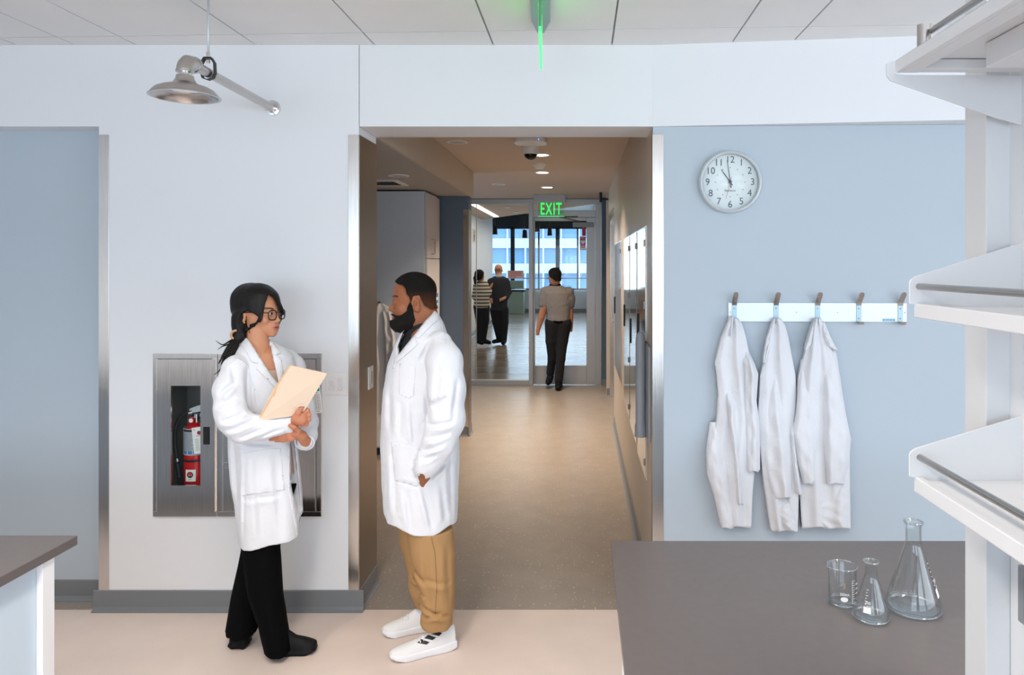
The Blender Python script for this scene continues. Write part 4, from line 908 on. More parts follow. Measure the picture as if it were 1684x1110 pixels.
# ================================================================= SOFT FORMS: implicit surfaces meshed with surface nets
def nets(Fg, org, h):
    ins = Fg < 0; nx, ny, nz = Fg.shape
    acc = np.zeros((nx-1, ny-1, nz-1, 3), np.float32); cnt = np.zeros((nx-1, ny-1, nz-1), np.float32)
    for ax in range(3):
        o1, o2 = [a for a in range(3) if a != ax]
        for i in (0, 1):
            for j in (0, 1):
                sl = [slice(None)]*3; sh = [slice(None)]*3
                sl[ax] = slice(0, -1); sh[ax] = slice(1, None)
                for o, q in ((o1, i), (o2, j)):
                    s_ = slice(0, -1) if q == 0 else slice(1, None); sl[o] = s_; sh[o] = s_
                a = Fg[tuple(sl)]; b = Fg[tuple(sh)]; m = ins[tuple(sl)] != ins[tuple(sh)]
                if not m.any(): continue
                t = a[m]/(a[m]-b[m]); v = np.zeros((t.size, 3), np.float32); v[:, ax] = t; v[:, o1] = i; v[:, o2] = j
                acc[m] += v; cnt[m] += 1
    act = cnt > 0; idx = -np.ones(cnt.shape, np.int64); idx[act] = np.arange(act.sum())
    cells = np.argwhere(act).astype(np.float32); V = (cells+acc[act]/cnt[act][:, None])*h+np.array(org, np.float32)
    Q = []
    for ax in range(3):
        o1, o2 = (ax+1) % 3, (ax+2) % 3
        sl = [slice(1, -1)]*3; sh = [slice(1, -1)]*3; sl[ax] = slice(0, -1); sh[ax] = slice(1, None)
        m = ins[tuple(sl)] != ins[tuple(sh)]
        p = np.argwhere(m)
        if len(p) == 0: continue
        off = np.ones(3, int); off[ax] = 0; p = p+off; flip = ins[tuple(p.T)]
        def c(d1, d2):
            q = p.copy(); q[:, o1] += d1; q[:, o2] += d2; return idx[tuple(q.T)]
        f = np.stack([c(-1, -1), c(0, -1), c(0, 0), c(-1, 0)], 1)
        f[~flip] = f[~flip][:, ::-1]; Q.append(f)
    Q = np.concatenate(Q); Q = Q[(Q >= 0).all(1)]
    return V, Q
def relax(V, Q, it=2, lam=.5):
    e = np.concatenate([Q[:, [0, 1]], Q[:, [1, 2]], Q[:, [2, 3]], Q[:, [3, 0]]]); n = len(V)
    for _ in range(it):
        s = np.zeros((n, 3)); c = np.zeros(n)
        for a, b in ((0, 1), (1, 0)):
            np.add.at(s, e[:, a], V[e[:, b]]); np.add.at(c, e[:, a], 1)
        V = V+(s/np.maximum(c, 1)[:, None]-V)*lam
    return V.astype(np.float32)
class G:   # evaluation grid
    def __init__(s, lo, hi, h):
        s.lo = np.array(lo, np.float32); s.h = h; n = [int(math.ceil((b-a)/h))+1 for a, b in zip(lo, hi)]
        ax = [lo[i]+h*np.arange(n[i], dtype=np.float32) for i in range(3)]
        s.P = np.meshgrid(*ax, indexing='ij')
    def mesh(s, d, rel=1): V, Q = nets(d.astype(np.float32), s.lo, s.h); return relax(V, Q, rel), Q
def smin(a, b, k): h = np.maximum(k-np.abs(a-b), 0)/k; return np.minimum(a, b)-h*h*k*.25
def smax(a, b, k): return -smin(-a, -b, k)
def cap(P, a, b, ra, rb=None):
    rb = ra if rb is None else rb; a = np.array(a, np.float32); b = np.array(b, np.float32); d = b-a; L2 = float(d@d)+1e-9
    x, y, z = P[0]-a[0], P[1]-a[1], P[2]-a[2]; t = np.clip((x*d[0]+y*d[1]+z*d[2])/L2, 0, 1)
    return np.sqrt((x-t*d[0])**2+(y-t*d[1])**2+(z-t*d[2])**2)-(ra+(rb-ra)*t)
def chain(P, pts, rs, k=.01):
    d = None
    for i in range(len(pts)-1):
        c = cap(P, pts[i], pts[i+1], rs[i], rs[i+1]); d = c if d is None else smin(d, c, k)
    return d
def ell(P, c, r):
    x, y, z = (P[0]-c[0]), (P[1]-c[1]), (P[2]-c[2])
    k0 = np.sqrt((x/r[0])**2+(y/r[1])**2+(z/r[2])**2); k1 = np.sqrt((x/r[0]**2)**2+(y/r[1]**2)**2+(z/r[2]**2)**2)+1e-9
    return k0*(k0-1)/k1
def loft(P, rows, ends=True, e=2.0):   # rows: (z, uL, uR, vc, b)
    rows = sorted(rows); z = [r[0] for r in rows]
    uL, uR, vc, b = [np.interp(P[2], z, [r[i] for r in rows]) for i in (1, 2, 3, 4)]
    a = np.maximum((uR-uL)/2, .004); c = (uR+uL)/2
    q = (np.abs((P[0]-c)/a)**e+np.abs((P[1]-vc)/b)**e)**(1/e); d = (q-1)*np.minimum(a, b)
    if ends: d = np.maximum(d, np.maximum(z[0]-P[2], P[2]-z[-1]))
    return d
def poly2(A, B, pts):   # signed distance to a 2D polygon
    d = np.full(A.shape, 1e9, np.float32); s = np.ones(A.shape, np.float32); n = len(pts)
    for i in range(n):
        x0, y0 = pts[i]; x1, y1 = pts[i-1]; ex, ey = x1-x0, y1-y0; wx, wy_ = A-x0, B-y0
        t = np.clip((wx*ex+wy_*ey)/(ex*ex+ey*ey+1e-12), 0, 1); d = np.minimum(d, (wx-ex*t)**2+(wy_-ey*t)**2)
        c1 = B >= y0; c2 = B < y1; c3 = ex*wy_ > ey*wx
        s = np.where((c1 & c2 & c3) | (~c1 & ~c2 & ~c3), -s, s)
    return s*np.sqrt(d)
def wav(P, sc, seed, st=(1, 1, 1), n=7, ridge=False):
    r = np.random.RandomState(seed); o = 0
    X, Y, Z = [P[i]*st[i]*sc for i in range(3)]
    wx = .7*np.sin(X*.7+Y*1.1+r.rand()*6)+.7*np.sin(Z*.9+r.rand()*6)
    for i in range(n):
        k = r.randn(3); k /= np.linalg.norm(k); f = 1+r.rand()*1.6
        s_ = np.sin((X*k[0]+Y*k[1]+Z*k[2])*f+wx*1.3+r.rand()*6.3)
        o = o+((1-2*np.abs(s_)) if ridge else s_)/n
    return o
class Fig:
    def __init__(s, px, Y):
        s.O = Vector((pxX(px, Y), Y)); s.v = s.O.normalized(); s.u = Vector((s.v.y, -s.v.x)); s.rz = math.atan2(s.u.y, s.u.x)
    def pt(s, px, py, v=0.0):
        k = (px-HX)/F; P = s.O+s.v*v; u = (k*P.y-P.x)/(s.u.x-k*s.u.y); Y = P.y+u*s.u.y
        return (u, v, EYE-(py-HY)/F*Y)
    def world(s, p): q = s.O+s.u*p[0]+s.v*p[1]; return Vector((q.x, q.y, p[2]))
    def rows(s, R, grow=0.0):   # (py, pxL, pxR, vc, b) -> loft rows
        out = []
        for py, l, r, vc, b in R:
            z = s.pt((l+r)/2, py, vc)[2]; out.append((z, s.pt(l, py, vc)[0]-grow, s.pt(r, py, vc)[0]+grow, vc, b+grow))
        return out
    def eye(s):   # camera position in figure coordinates
        o = -s.O; return Vector((o.dot(s.u), o.dot(s.v), EYE))
    def root(s, name, label, cat): return thing(name, label, cat, (s.O.x, s.O.y, 0), s.rz)
def npmesh(name, parts, m, parent, smooth=True):   # parts: list of (V, Q, colour or None)
    vs = []; fs = []; cs = []; n = 0; anyc = any(p[2] is not None for p in parts)
    for V, Q, c in parts:
        vs.append(V); fs += (np.asarray(Q)+n).tolist(); n += len(V)
        if anyc: cs.append(np.ones((len(V), 3))*.8 if c is None else (c if getattr(c, 'ndim', 1) == 2 else np.tile(np.array(c, float), (len(V), 1))))
    V = np.concatenate(vs); me = bpy.data.meshes.new(name); me.from_pydata(V.tolist(), [], fs)
    for x in (m if isinstance(m, list) else [m]): me.materials.append(x)
    if smooth: me.polygons.foreach_set('use_smooth', [True]*len(me.polygons))
    if anyc:
        C = np.concatenate(cs); a = me.color_attributes.new('paint', 'FLOAT_COLOR', 'POINT'); a.data.foreach_set('color', np.concatenate([C, np.ones((len(C), 1))], 1).astype(np.float32).ravel())
    me.update(); o = bpy.data.objects.new(name, me); COL.objects.link(o)
    if parent: o.parent = parent
    return o
def bvh(V, Q): return BVHTree.FromPolygons(V.tolist(), np.asarray(Q).tolist())
from mathutils.geometry import delaunay_2d_cdt
def patch(fig, tree, poly, name, m, parent, off=.002, th=.003, step=3.0, hint=0.0):
    """cloth piece cut to a pixel outline, laid on the surface below it (pockets, lapels, stripes)"""
    pts = []; n = len(poly)
    for i in range(n):
        a = Vector(poly[i]); b = Vector(poly[(i+1) % n]); k = max(1, int((b-a).length/step))
        for j in range(k): pts.append(a.lerp(b, j/k))
    nb = len(pts); xs_ = [p[0] for p in pts]; ys_ = [p[1] for p in pts]
    x = min(xs_)+step*.5
    while x < max(xs_):
        y = min(ys_)+step*.5
        while y < max(ys_): pts.append(Vector((x, y))); y += step
        x += step
    v2, _, f2, _, _, _ = delaunay_2d_cdt([Vector(p) for p in pts], [], [list(range(nb))], 1, 1e-4)
    eye = fig.eye(); vv = []; last = hint
    for p in v2:
        q = Vector(fig.pt(p[0], p[1], 0)); d = (q-eye).normalized(); h = tree.ray_cast(eye, d)
        if h[0] is not None: vv.append(h[0]-d*(off)); last = h[0].y
        else:
            q = Vector(fig.pt(p[0], p[1], 0)); nr = tree.find_nearest(q); vv.append((nr[0] if nr[0] else q)-d*off)
    me = bpy.data.meshes.new(name); me.from_pydata([tuple(v) for v in vv], [], [tuple(f) for f in f2]); me.materials.append(m)
    me.polygons.foreach_set('use_smooth', [True]*len(me.polygons)); me.update()
    o = bpy.data.objects.new(name, me); COL.objects.link(o); o.parent = parent
    so = o.modifiers.new('cloth', 'SOLIDIFY'); so.thickness = th; so.offset = 0
    return o
def ltube(name, lists, m, parent, n=8):
    b = MB()
    for pts, r in lists: b.tube(spline(pts, 5), r if not isinstance(r, tuple) else [r[0]+(r[1]-r[0])*i/(len(pts)*5-5) for i in range(len(pts)*5-4)], n)
    return mesh_obj(name, b.v, b.f, m, parent, True, local=True)

M['skin'] = mat('skin', (.6, .35, .25), .5, vcol='paint', sss=.12, bump=(220, .05, .001))
M['hair_black'] = mat('black_hair', (.008, .006, .0055), .48, spec=.3, bump=(14, .5, .004, (3, 3, .6)))
M['hair_short'] = mat('short_black_hair', (.010, .008, .007), .8, spec=.2, bump=(260, .8, .004))
M['coat_cloth'] = mat('white_lab_coat_cotton', rgb(230, 231, 235), .9, spec=.15, bump=(20, .55, .010))
M['black_cloth'] = mat('black_trouser_cloth', (.003, .003, .0035), .9, spec=.08)
M['khaki'] = mat('khaki_chino_cloth', rgb(178, 140, 96), .85, spec=.2, bump=(22, .4, .006))
M['beige_knit'] = mat('beige_top', rgb(196, 168, 148), .85)
M['dark_tee'] = mat('black_shirt_cloth', (.012, .013, .016), .8)
M['shoe_white'] = mat('white_knit_shoe', rgb(232, 232, 232), .7, bump=(240, .4, .001))
M['shoe_sole'] = mat('white_rubber_sole', rgb(238, 238, 242), .45)
M['shoe_black'] = mat('black_shoe', (.004, .004, .0045), .6, spec=.25)
M['stripe'] = mat('black_shoe_stripe', (.01, .01, .012), .5)
M['tort'] = mat('tortoise_frame', rgb(58, 34, 24), .22)
M['gold'] = mat('gold', (.8, .55, .2), .25, 1.0)
M['eye'] = mat('eye_white', rgb(226, 220, 214), .25)
M['iris'] = mat('iris_dark', (.02, .01, .006), .15)
M['clip'] = mat('hair_clip_tan', rgb(206, 160, 120), .35)
M['button_w'] = mat('coat_button', rgb(222, 222, 226), .4)

def headsdf(P, male=False, neck=(0, .035, -.17), nr=.052, ear=.020):
    X, Y, Z = P; A = [np.abs(X), Y, Z]
    d = ell(P, (0, -.008, .034), (.077, .090, .083)) if male else ell(P, (0, .016, .034), (.075, .094, .083))
    d = smin(d, ell(P, (0, -.024, -.028), (.061, .068, .082)), .04)
    jw = .050 if male else .042
    d = smin(d, ell(P, (0, -.034, -.072), (jw, .050, .036)), .03)
    d = smin(d, ell(A, (jw*.9, -.005, -.055), (.014, .03, .03)), .03)
    d = smin(d, ell(P, (0, -.078, -.098), (.018, .014, .014)), .02)
    d = smin(d, cap(P, (-.030, -.082, .016), (.030, -.082, .016), .011 if male else .008), .016)
    d = smin(d, ell(A, (.043, -.064, -.030), (.020, .020, .018)), .018)
    d = smax(d, -ell(A, (.031, -.106 if male else -.104, -.002), (.017, .016, .011)), .014)
    d = smin(d, ell(P, (0, -.078, -.066), (.028, .020, .026)), .018)
    nt = .119 if male else .114
    d = smin(d, cap(P, (0, -.088, .004), (0, -nt+.010, -.034), .006, .0095), .011)
    d = smin(d, ell(A, (.010, -.097, -.039), (.0085 if not male else .011, .010, .0075)), .006)
    lid = ell(A, (.031, -.0835, -.001), (.0150, .0135, .0125)); d = smin(d, lid, .006)
    d = smax(d, -ell(A, (.031, -.100, -.0015), (.0125, .0120, .0036 if male else .0045)), .002)
    d = smin(d, chain(A, [(0, -.0985, -.0615), (.012, -.0955, -.0625), (.022, -.087, -.066)], [.0052, .0045, .0025], .004), .005)
    d = smin(d, chain(A, [(0, -.0970, -.0735), (.012, -.0935, -.0725), (.022, -.086, -.067)], [.0062, .0052, .0022], .004), .005)
    d = smax(d, -ell(P, (0, -.106, -.0675), (.020, .010, .0014)), .002)
    ez = -.010 if male else -.020
    ex = ell([(A[0]-.077), (Y-ear)*.96+(Z-ez)*.2, Z-ez], (0, 0, 0), (.0095, .0180, .032))
    ex = smax(ex, -ell([(A[0]-.087), (Y-ear+.001), Z-ez-.005], (0, 0, 0), (.011, .0085, .017)), .003)
    d = smin(d, ex, .006)
    d = smin(d, cap(P, (0, .020, -.06), neck, nr*.98, nr), .03)
    return d
def headpaint(V, skin, lip, brow, bz=.019, warm=None):
    x, y, z = np.abs(V[:, 0]), V[:, 1], V[:, 2]; C = np.tile(np.array(skin), (len(V), 1))
    def mixin(m, c): 
        C[:] = C*(1-m[:, None])+np.array(c)*m[:, None]
    sm = lambda d, w: np.clip(.5-d/w, 0, 1)
    l = np.sqrt((x/.023)**2+((z+.0675)/.0115)**2)-1; mixin(sm(l, .5)*(y < -.080), lip)
    ln = np.sqrt((x/.020)**2+((z+.0675)/.0022)**2)-1; mixin(sm(ln, .6)*(y < -.080)*.8, tuple(c*.35 for c in lip))
    bc = bz+.006*np.sin(np.clip((x-.012)/.040, 0, 1)*2.4); b = np.maximum(np.abs(z-bc)-.0035, np.maximum(.014-x, x-.052)); mixin(sm(b, .004)*(y < -.055), brow)
    ck = np.sqrt(((x-.045)/.022)**2+((z+.04)/.02)**2)-1
    if warm is not None: mixin(sm(ck, 1.2)*.35*(y < -.03), warm)
    return C
class Head:
    def __init__(s, fig, eyepx, eyepy, v, yaw, scale=1.0, tilt=0.0, roll=0.0):
        s.R = np.array(Matrix.Rotation(yaw, 3, 'Z') @ Matrix.Rotation(tilt, 3, 'X') @ Matrix.Rotation(roll, 3, 'Y')); s.s = scale
        e = np.array(fig.pt(eyepx, eyepy, v)); s.C = e-s.R@np.array((0, -.083*scale, 0))
    def out(s, p): return s.R@(np.array(p)*s.s)+s.C          # head -> figure
    def outV(s, V): return ((V*s.s)@s.R.T+s.C).astype(np.float32)
    def inn(s, p): return (s.R.T@(np.array(p)-s.C))/s.s
    def innP(s, P):
        X, Y, Z = P[0]-s.C[0], P[1]-s.C[1], P[2]-s.C[2]; r = s.R
        return [(r[0, i]*X+r[1, i]*Y+r[2, i]*Z)/s.s for i in range(3)]
def eyes(hd, parent, look=(0, -1, 0)):
    L = Vector(look).normalized()
    for sx_ in (-1, 1):
        b = MB(); c = Vector((.031*sx_, -.0835, -.001)); b.lathe([(.0122*math.sin(a), .0122*math.cos(a)) for a in [PI*i/12 for i in range(13)]], c, 20, axis=L)
        V = hd.outV(np.array([tuple(v) for v in b.v])); o = mesh_obj('eye', V.tolist(), b.f, M['eye'], parent, True, local=True)
        b = MB(); b.lathe([(0, .0132), (.003, .0130), (.0056, .0121), (.0060, .0113)], c, 20, axis=L); V = hd.outV(np.array([tuple(v) for v in b.v])); mesh_obj('iris', V.tolist(), b.f, M['iris'], o, True, local=True)
def hobj(hd, b, name, m, parent, smooth=True):
    V = hd.outV(np.array([tuple(v) for v in b.v])); return mesh_obj(name, V.tolist(), b.f, None, parent, smooth, m if isinstance(m, list) else [m], b.m, local=True)

def prismcut(P, fig, poly, v0, v1, vm=None):
    pts = [fig.pt(px, py, (v0+v1)/2 if vm is None else vm) for px, py in poly]
    return np.maximum(poly2(P[0], P[2], [(q[0], q[2]) for q in pts]), np.maximum(v0-P[1], P[1]-v1))
def creases(P, fig, segs, v=-.2, vmax=.02):
    o = 0; near = np.clip((vmax-P[1])/.04, 0, 1)
    for (x0, y0, x1, y1, A, w) in segs:
        a = fig.pt(x0, y0, v); b = fig.pt(x1, y1, v); dx, dz = b[0]-a[0], b[2]-a[2]; L2 = dx*dx+dz*dz
        t = ((P[0]-a[0])*dx+(P[2]-a[2])*dz)/L2; tc = np.clip(t, 0, 1); L = math.sqrt(L2)
        s = ((P[0]-a[0])*dz-(P[2]-a[2])*dx)/L; e = np.maximum(np.abs(t-.5)-.5, 0)*L; fade = np.clip(1.05-np.abs(2*tc-1)**3, 0, 1)*np.exp(-(e/w)**2)
        o = o+1.4*A*fade*(np.exp(-(s/w)**2)-.75*np.exp(-((s-1.7*w)/(1.3*w))**2))
    return o*near
# ================================================================= PEOPLE
def shoe_sdf(P, heel, toe, w=.043, h=.075, ank=None, sole=.022):
    """heel, toe: ground points (u, v); builds an upper and a sole distance field"""
    heel = np.array(heel, float); toe = np.array(toe, float); d = toe-heel; L = np.linalg.norm(d); d /= L; n = np.array((-d[1], d[0]))
    s = (P[0]-heel[0])*d[0]+(P[1]-heel[1])*d[1]; t = (P[0]-heel[0])*n[0]+(P[1]-heel[1])*n[1]; S = s/L
    wd = np.interp(S, [0, .15, .5, .75, .93, 1.0], [w*.66, w*.84, w*.82, w*1.0, w*.84, w*.40])
    ht = np.interp(S, [0, .12, .35, .55, .8, 1.0], [h, h*1.02, h*.98, h*.70, h*.56, h*.42])
    up = np.maximum((np.sqrt((t/wd)**2+np.maximum(P[2]-sole*.6, 0)**2/(ht-sole*.6)**2)-1)*np.minimum(wd, ht)*.8, np.maximum(-s, s-L)); up = np.maximum(up, sole*.7-P[2])
    rock = np.interp(S, [0, .08, .8, 1.0], [.006, 0, 0, .016])
    so = np.maximum(np.abs(t)-wd-.004, np.maximum(-.006-s, s-L-.004)); so = smax(so, np.maximum(rock-P[2], P[2]-np.interp(S, [0, .5, 1], [sole*1.35, sole, sole*1.05])), .008)
    return up, so

# ---------------------------------------------------------------- woman
W = Fig(437, 3.33)
wt = W.root('person', 'woman in glasses and a white lab coat holding a manila folder', 'person')
SK = rgb(206, 146, 112)
wh = Head(W, 450.5, 514.5, -.02, math.radians(50), .99, 0, 0)
def p_(px, py, v=0.0): return W.pt(px, py, v)
g = G((-.12, -.15, -.20), (.12, .14, .14), .0024)
nk = tuple(wh.inn(p_(424, 600, .0)))
d = headsdf(g.P, False, nk, .047, .026)
V, Q = g.mesh(d, 1); Cw = headpaint(V, SK, rgb(186, 108, 94), rgb(60, 40, 32), .0175, rgb(214, 140, 110))
ear_c = None
Vh = wh.outV(V)
# chest and hidden torso
CO = [(556, 404, 440, .0, .045), (564, 396, 452, .0, .075), (574, 386, 470, .0, .105), (586, 377, 482, .005, .125), (605, 371, 487, .005, .14), (640, 370, 484, .0, .14), (690, 374, 480, .0, .135), (735, 376, 488, .0, .14), (790, 380, 495, .0, .145), (840, 385, 500, .0, .15), (885, 392, 503, .0, .152), (915, 396, 504, .0, .152)]
lo, hi = (-.30, -.34, .42), (.33, .22, 1.48)
gb = G((-.26, -.2, 1.05), (.26, .2, 1.52), .006)
db = loft(gb.P, W.rows([(r[0]+5, r[1]+7, r[2]-8, r[3], r[4]-.02) for r in CO[:8]])); db = smin(db, cap(gb.P, p_(424, 545, .0), p_(424, 590, .0), .044, .05), .03); db = smax(db, p_(440, 611, -.1)[2]-gb.P[2], .01)
Vb, Qb = gb.mesh(db, 1)
# hands
def hand_parts(pts_list, lo, hi, h=.0024):
    gg = G(lo, hi, h); d = None
    for pts, rs, k in pts_list:
        c = chain(gg.P, pts, rs, .006); d = c if d is None else smin(d, c, k)
    return gg.mesh(d, 1)
fv = -.225
H1 = [([p_(474, 697, fv+.015), p_(483, 694, fv-.018), p_(491, 690, fv-.040)], [.026, .023, .022], .01),
      ([p_(488, 686, fv-.042), p_(497, 691, fv-.040), p_(497, 684, fv-.040)], [.018, .020, .017], .012),
      ([p_(486, 688, fv-.045), p_(490, 679, fv-.056), p_(495.5, 670, fv-.058), p_(499.5, 663.5, fv-.055)], [.014, .0115, .0098, .0088], .010)]
for i, (x0, y0, x1, y1, x2, y2) in enumerate([(499, 681, 506, 675.5, 501, 670), (500, 687, 508, 682.5, 504, 676), (500, 693, 507.5, 690, 504, 683), (498, 698.5, 504, 697.5, 503, 690)]):
    H1.append(([p_(x0, y0, fv-.036), p_(x1, y1, fv-.030), p_(x2+1, y2+3, fv+.004), p_(x2-6, y2+3, fv+.006)], [.0108, .0100, .0090, .0080], .005))
V1, Q1 = hand_parts(H1, (.02, -.33, .98), (.26, -.14, 1.16))
H2 = [([p_(503, 727, fv+.055), p_(496, 717, fv+.015), p_(487, 712, fv-.012)], [.024, .023, .021], .01),
      ([p_(490, 708, fv-.025), p_(483, 703, fv-.048), p_(477, 699.5, fv-.052)], [.013, .0105, .0088], .010)]
for i, (x1, y1, x2, y2, x3, y3) in enumerate([(474, 711, 462, 714, 452, 716), (474, 715, 460, 717.5, 446, 720), (475, 719, 461, 721, 445, 722.5), (477, 722, 466, 724, 454, 724.5)]):
    H2.append(([p_(484, 711+3*i, fv-.008), p_(x1, y1, fv-.010), p_(x2, y2, fv+.004), p_(x3, y3, fv+.028)], [.0110, .0098, .0090, .0078], .0045))
V2, Q2 = hand_parts(H2, (-.03, -.32, .92), (.26, -.10, 1.10))
ga = G((-.26, -.30, .86), (.30, .22, 1.44), .010)
da = chain(ga.P, [p_(424, 600, 0), p_(401, 600, -.06), p_(380, 640, -.145), p_(381, 674, -.185), p_(400, 700, -.21), p_(474, 697, fv+.015)], [.05, .032, .036, .034, .03, .026], .02)
da = smin(da, chain(ga.P, [p_(424, 600, 0), p_(470, 602, .06), p_(490, 640, .05), p_(498, 676, .0), p_(505, 700, -.07), p_(503, 727, fv+.055)], [.05, .03, .03, .03, .027, .022], .02), .02)
Va, Qa = ga.mesh(da, 1)
npmesh('body', [(Va, Qa, SK), (Vh, Q, Cw), (Vb, Qb, SK), (V1, Q1, rgb(200, 132, 100)), (V2, Q2, rgb(200, 132, 100))], M['skin'], wt)
bpy.data.objects['body'].name = 'body'
eyes(wh, wt, (.10, -1, 0))
# hair
gh = G(tuple(wh.C-np.array((.16, .17, .20))), tuple(wh.C+np.array((.16, .17, .15))), .003)
Ph = wh.innP(gh.P); X, Y, Z = Ph
hd_ = headsdf(Ph, False, nk, .047, .026)
shell = hd_*wh.s-.013-.010*np.clip((Z-.03)/.06, 0, 1)-.012*np.clip((Y-.03)/.06, 0, 1)
hair = shell
hair = smax(hair, -prismcut(gh.P, W, [(442, 483), (448, 486), (452.5, 492), (455, 499), (457.5, 508), (461, 516), (470, 523), (470, 540), (452, 572), (424, 572), (424, 536), (431, 527), (433.5, 514), (436, 499)], -.4, .075, -.07), .004)
hair = smax(hair, -prismcut(gh.P, W, [(389, 526), (393, 517), (400, 513), (409, 513), (418, 517), (425, 522), (421, 531), (413, 534), (409, 545), (424, 560), (424, 575), (408, 575), (397, 550), (389, 538)], -.4, wh.C[1]+.01, -.07), .004)
hair = np.maximum(hair, -prismcut(gh.P, W, [(424, 530), (470, 530), (470, 600), (395, 600), (399, 556), (408, 545)], -.4, .4, -.05))
cap_back = ell(Ph, (0, .032, .022), (.078, .094, .080)); hair = smin(hair, np.maximum(cap_back, poly2(Y, Z, [(.04, .05), (.045, -.03), (.034, -.07), (.034, -.11), (.2, -.12), (.2, .15), (.02, .15)])), .02)
def hp(px, py, v): return p_(px, py, v)
vN = wh.out((-.074, 0, 0))[1]
hair = smin(hair, chain(gh.P, [hp(437, 482, vN+.05), hp(430, 492, vN+.015), hp(428.5, 508, vN-.004), hp(428, 522, vN-.008), hp(424, 531, vN-.008), hp(418, 536.5, vN-.004), hp(411, 535, vN)], [.014, .014, .012, .009, .006, .0042, .0028], .01), .006)
hair = smin(hair, chain(gh.P, [hp(459, 497, .03), hp(462, 506, .02), hp(463, 515, .02), hp(461.5, 525, .02), hp(459, 533, .02)], [.006, .005, .0045, .004, .0025], .01), .004)
hair = smin(hair, chain(gh.P, [hp(396, 522, .01), hp(396, 540, .01), hp(392, 554, .0), hp(384, 566, -.02)], [.030, .023, .018, .020], .02), .03)
hair = hair+.0016*wav([X, Y, Z], 60, 5, (1.2, 1.2, .35))
V, Q = gh.mesh(hair, 1)
hh = npmesh('hair', [(V, Q, None)], M['hair_black'], wt)
ltube('ponytail', [([hp(391+dx*.3, 556, -.01), hp(380+dx, 570+dy, -.045), hp(371+dx, 583+dy, -.07), hp(364+dx*1.4, 600+dy*2, -.085)], (.011, .0025)) for dx, dy in ((0, 0), (3, 1), (-3, -1), (5, 4), (1, -3), (-1, 4), (6, 8))], M['hair_black'], wt)
ltube('loose_strands', [([hp(389, 556, -.01), hp(378, 561, -.03), hp(366, 567, -.05), hp(355, 560, -.06)], (.006, .0008)), ([hp(389, 558, -.01), hp(376, 566, -.03), hp(365, 570, -.05), hp(358, 575, -.06)], (.005, .0008)),
    ([hp(405, 520, vN-.006), hp(406, 535, vN-.008), hp(412, 549, vN-.005), hp(422, 558, vN), hp(425, 566, vN+.005), hp(421, 573, vN+.01)], (.0014, .0008)), ([hp(368, 600, -.085), hp(358, 612, -.09), hp(351, 616, -.09)], (.003, .0008))], M['hair_black'], wt)
b = MB(); cc = Vector(hp(384, 550, -.005)); pts = [Vector(hp(389, 543, -.02)), Vector(hp(382, 546, -.02)), Vector(hp(380, 552, -.02)), Vector(hp(384, 557.5, -.02)), Vector(hp(389, 558, -.02))]
b.tube(spline(pts, 5), .0055, 10); o = mesh_obj('hair_clip', b.v, b.f, M['clip'], wt, True, local=True)
# glasses
b = MB()
for s_ in (-1, 1):
    ring = [Vector((s_*.0325+.0235*math.copysign(abs(math.cos(a))**.75, math.cos(a)), -.104+.006*abs(math.cos(a))*(1 if s_*math.cos(a) > 0 else 0), -.008+.0225*math.copysign(abs(math.sin(a))**.75, math.sin(a)))) for a in [2*PI*k/28 for k in range(28)]]
    b.tube(ring, .0027, 8, closed=True)
b.tube([(-.009, -.106, .002), (0, -.110, .004), (.009, -.106, .002)], .0018, 8)
gl_ = hobj(wh, b, 'glasses', M['tort'], wt)
b = MB()
for s_ in (-1, 1):
    b = MB().tube([(s_*.056, -.100, .004), (s_*.064, -.085, .005), (s_*.078, -.02, .006), (s_*.083, .022, .004), (s_*.080, .036, -.010)], .0022, 8); hobj(wh, b, 'temple_arm', M['tort'], gl_)
    b = MB().add([Vector((s_*.0325+.0225*math.cos(a), -.104, -.006+.0205*math.sin(a))) for a in [2*PI*k/28 for k in range(28)]], [tuple(range(28))]); hobj(wh, b, 'lens', M['lens_glass'], gl_, False)
b = MB(); e_ = Vector((-.080, .014, -.042)); b.lathe([(.005*math.sin(a), .005*math.cos(a)) for a in [PI*i/8 for i in range(9)]], e_, 12); hobj(wh, b, 'earring', M['gold'], wt)
ltube('necklace', [([p_(412, 571, -.042), p_(420, 583, -.075), p_(428, 586, -.09), p_(436, 578, -.08), p_(440, 568, -.05)], .0007)], M['gold'], wt, 6)
# coat
g = G(lo, hi, .005); P = g.P
c = loft(P, W.rows(CO), e=2.2)
near = chain(P, [p_(401, 594, -.06), p_(388, 606, -.10), p_(376, 640, -.145), p_(378, 674, -.185), p_(388, 692, -.20)], [.040, .054, .061, .061, .057], .02)
fore = chain(P, [p_(384, 690, -.195), p_(400, 704, -.215), p_(432, 703, -.225), p_(460, 698, -.22), p_(477, 695.5, -.22)], [.066, .062, .050, .042, .038], .02)
far = chain(P, [p_(470, 592, .06), p_(482, 604, .07), p_(494, 640, .05), p_(500, 676, .0)], [.055, .052, .048, .045], .02)
farf = chain(P, [p_(501, 672, .0), p_(507, 695, -.06), p_(506, 716, -.12), p_(502, 726, -.155)], [.046, .044, .040, .036], .015)
amp = .004*wav(P, 22, 3, (1, 1, .35), ridge=True)+.0015*wav(P, 60, 4, (1, 1, .6))
cre = .0025*wav(P, 30, 9, (.7, .7, 1.3), ridge=True)
arms = smin(smin(near, fore, .02), smin(far, farf, .02), .02)+cre
c = c+amp*np.clip((1.30-P[2])/.25, .25, 1)+.010*np.sin(P[0]*38+1.0)*np.clip((1.0-P[2])/.5, 0, 1)
c = smin(c, arms, .010)
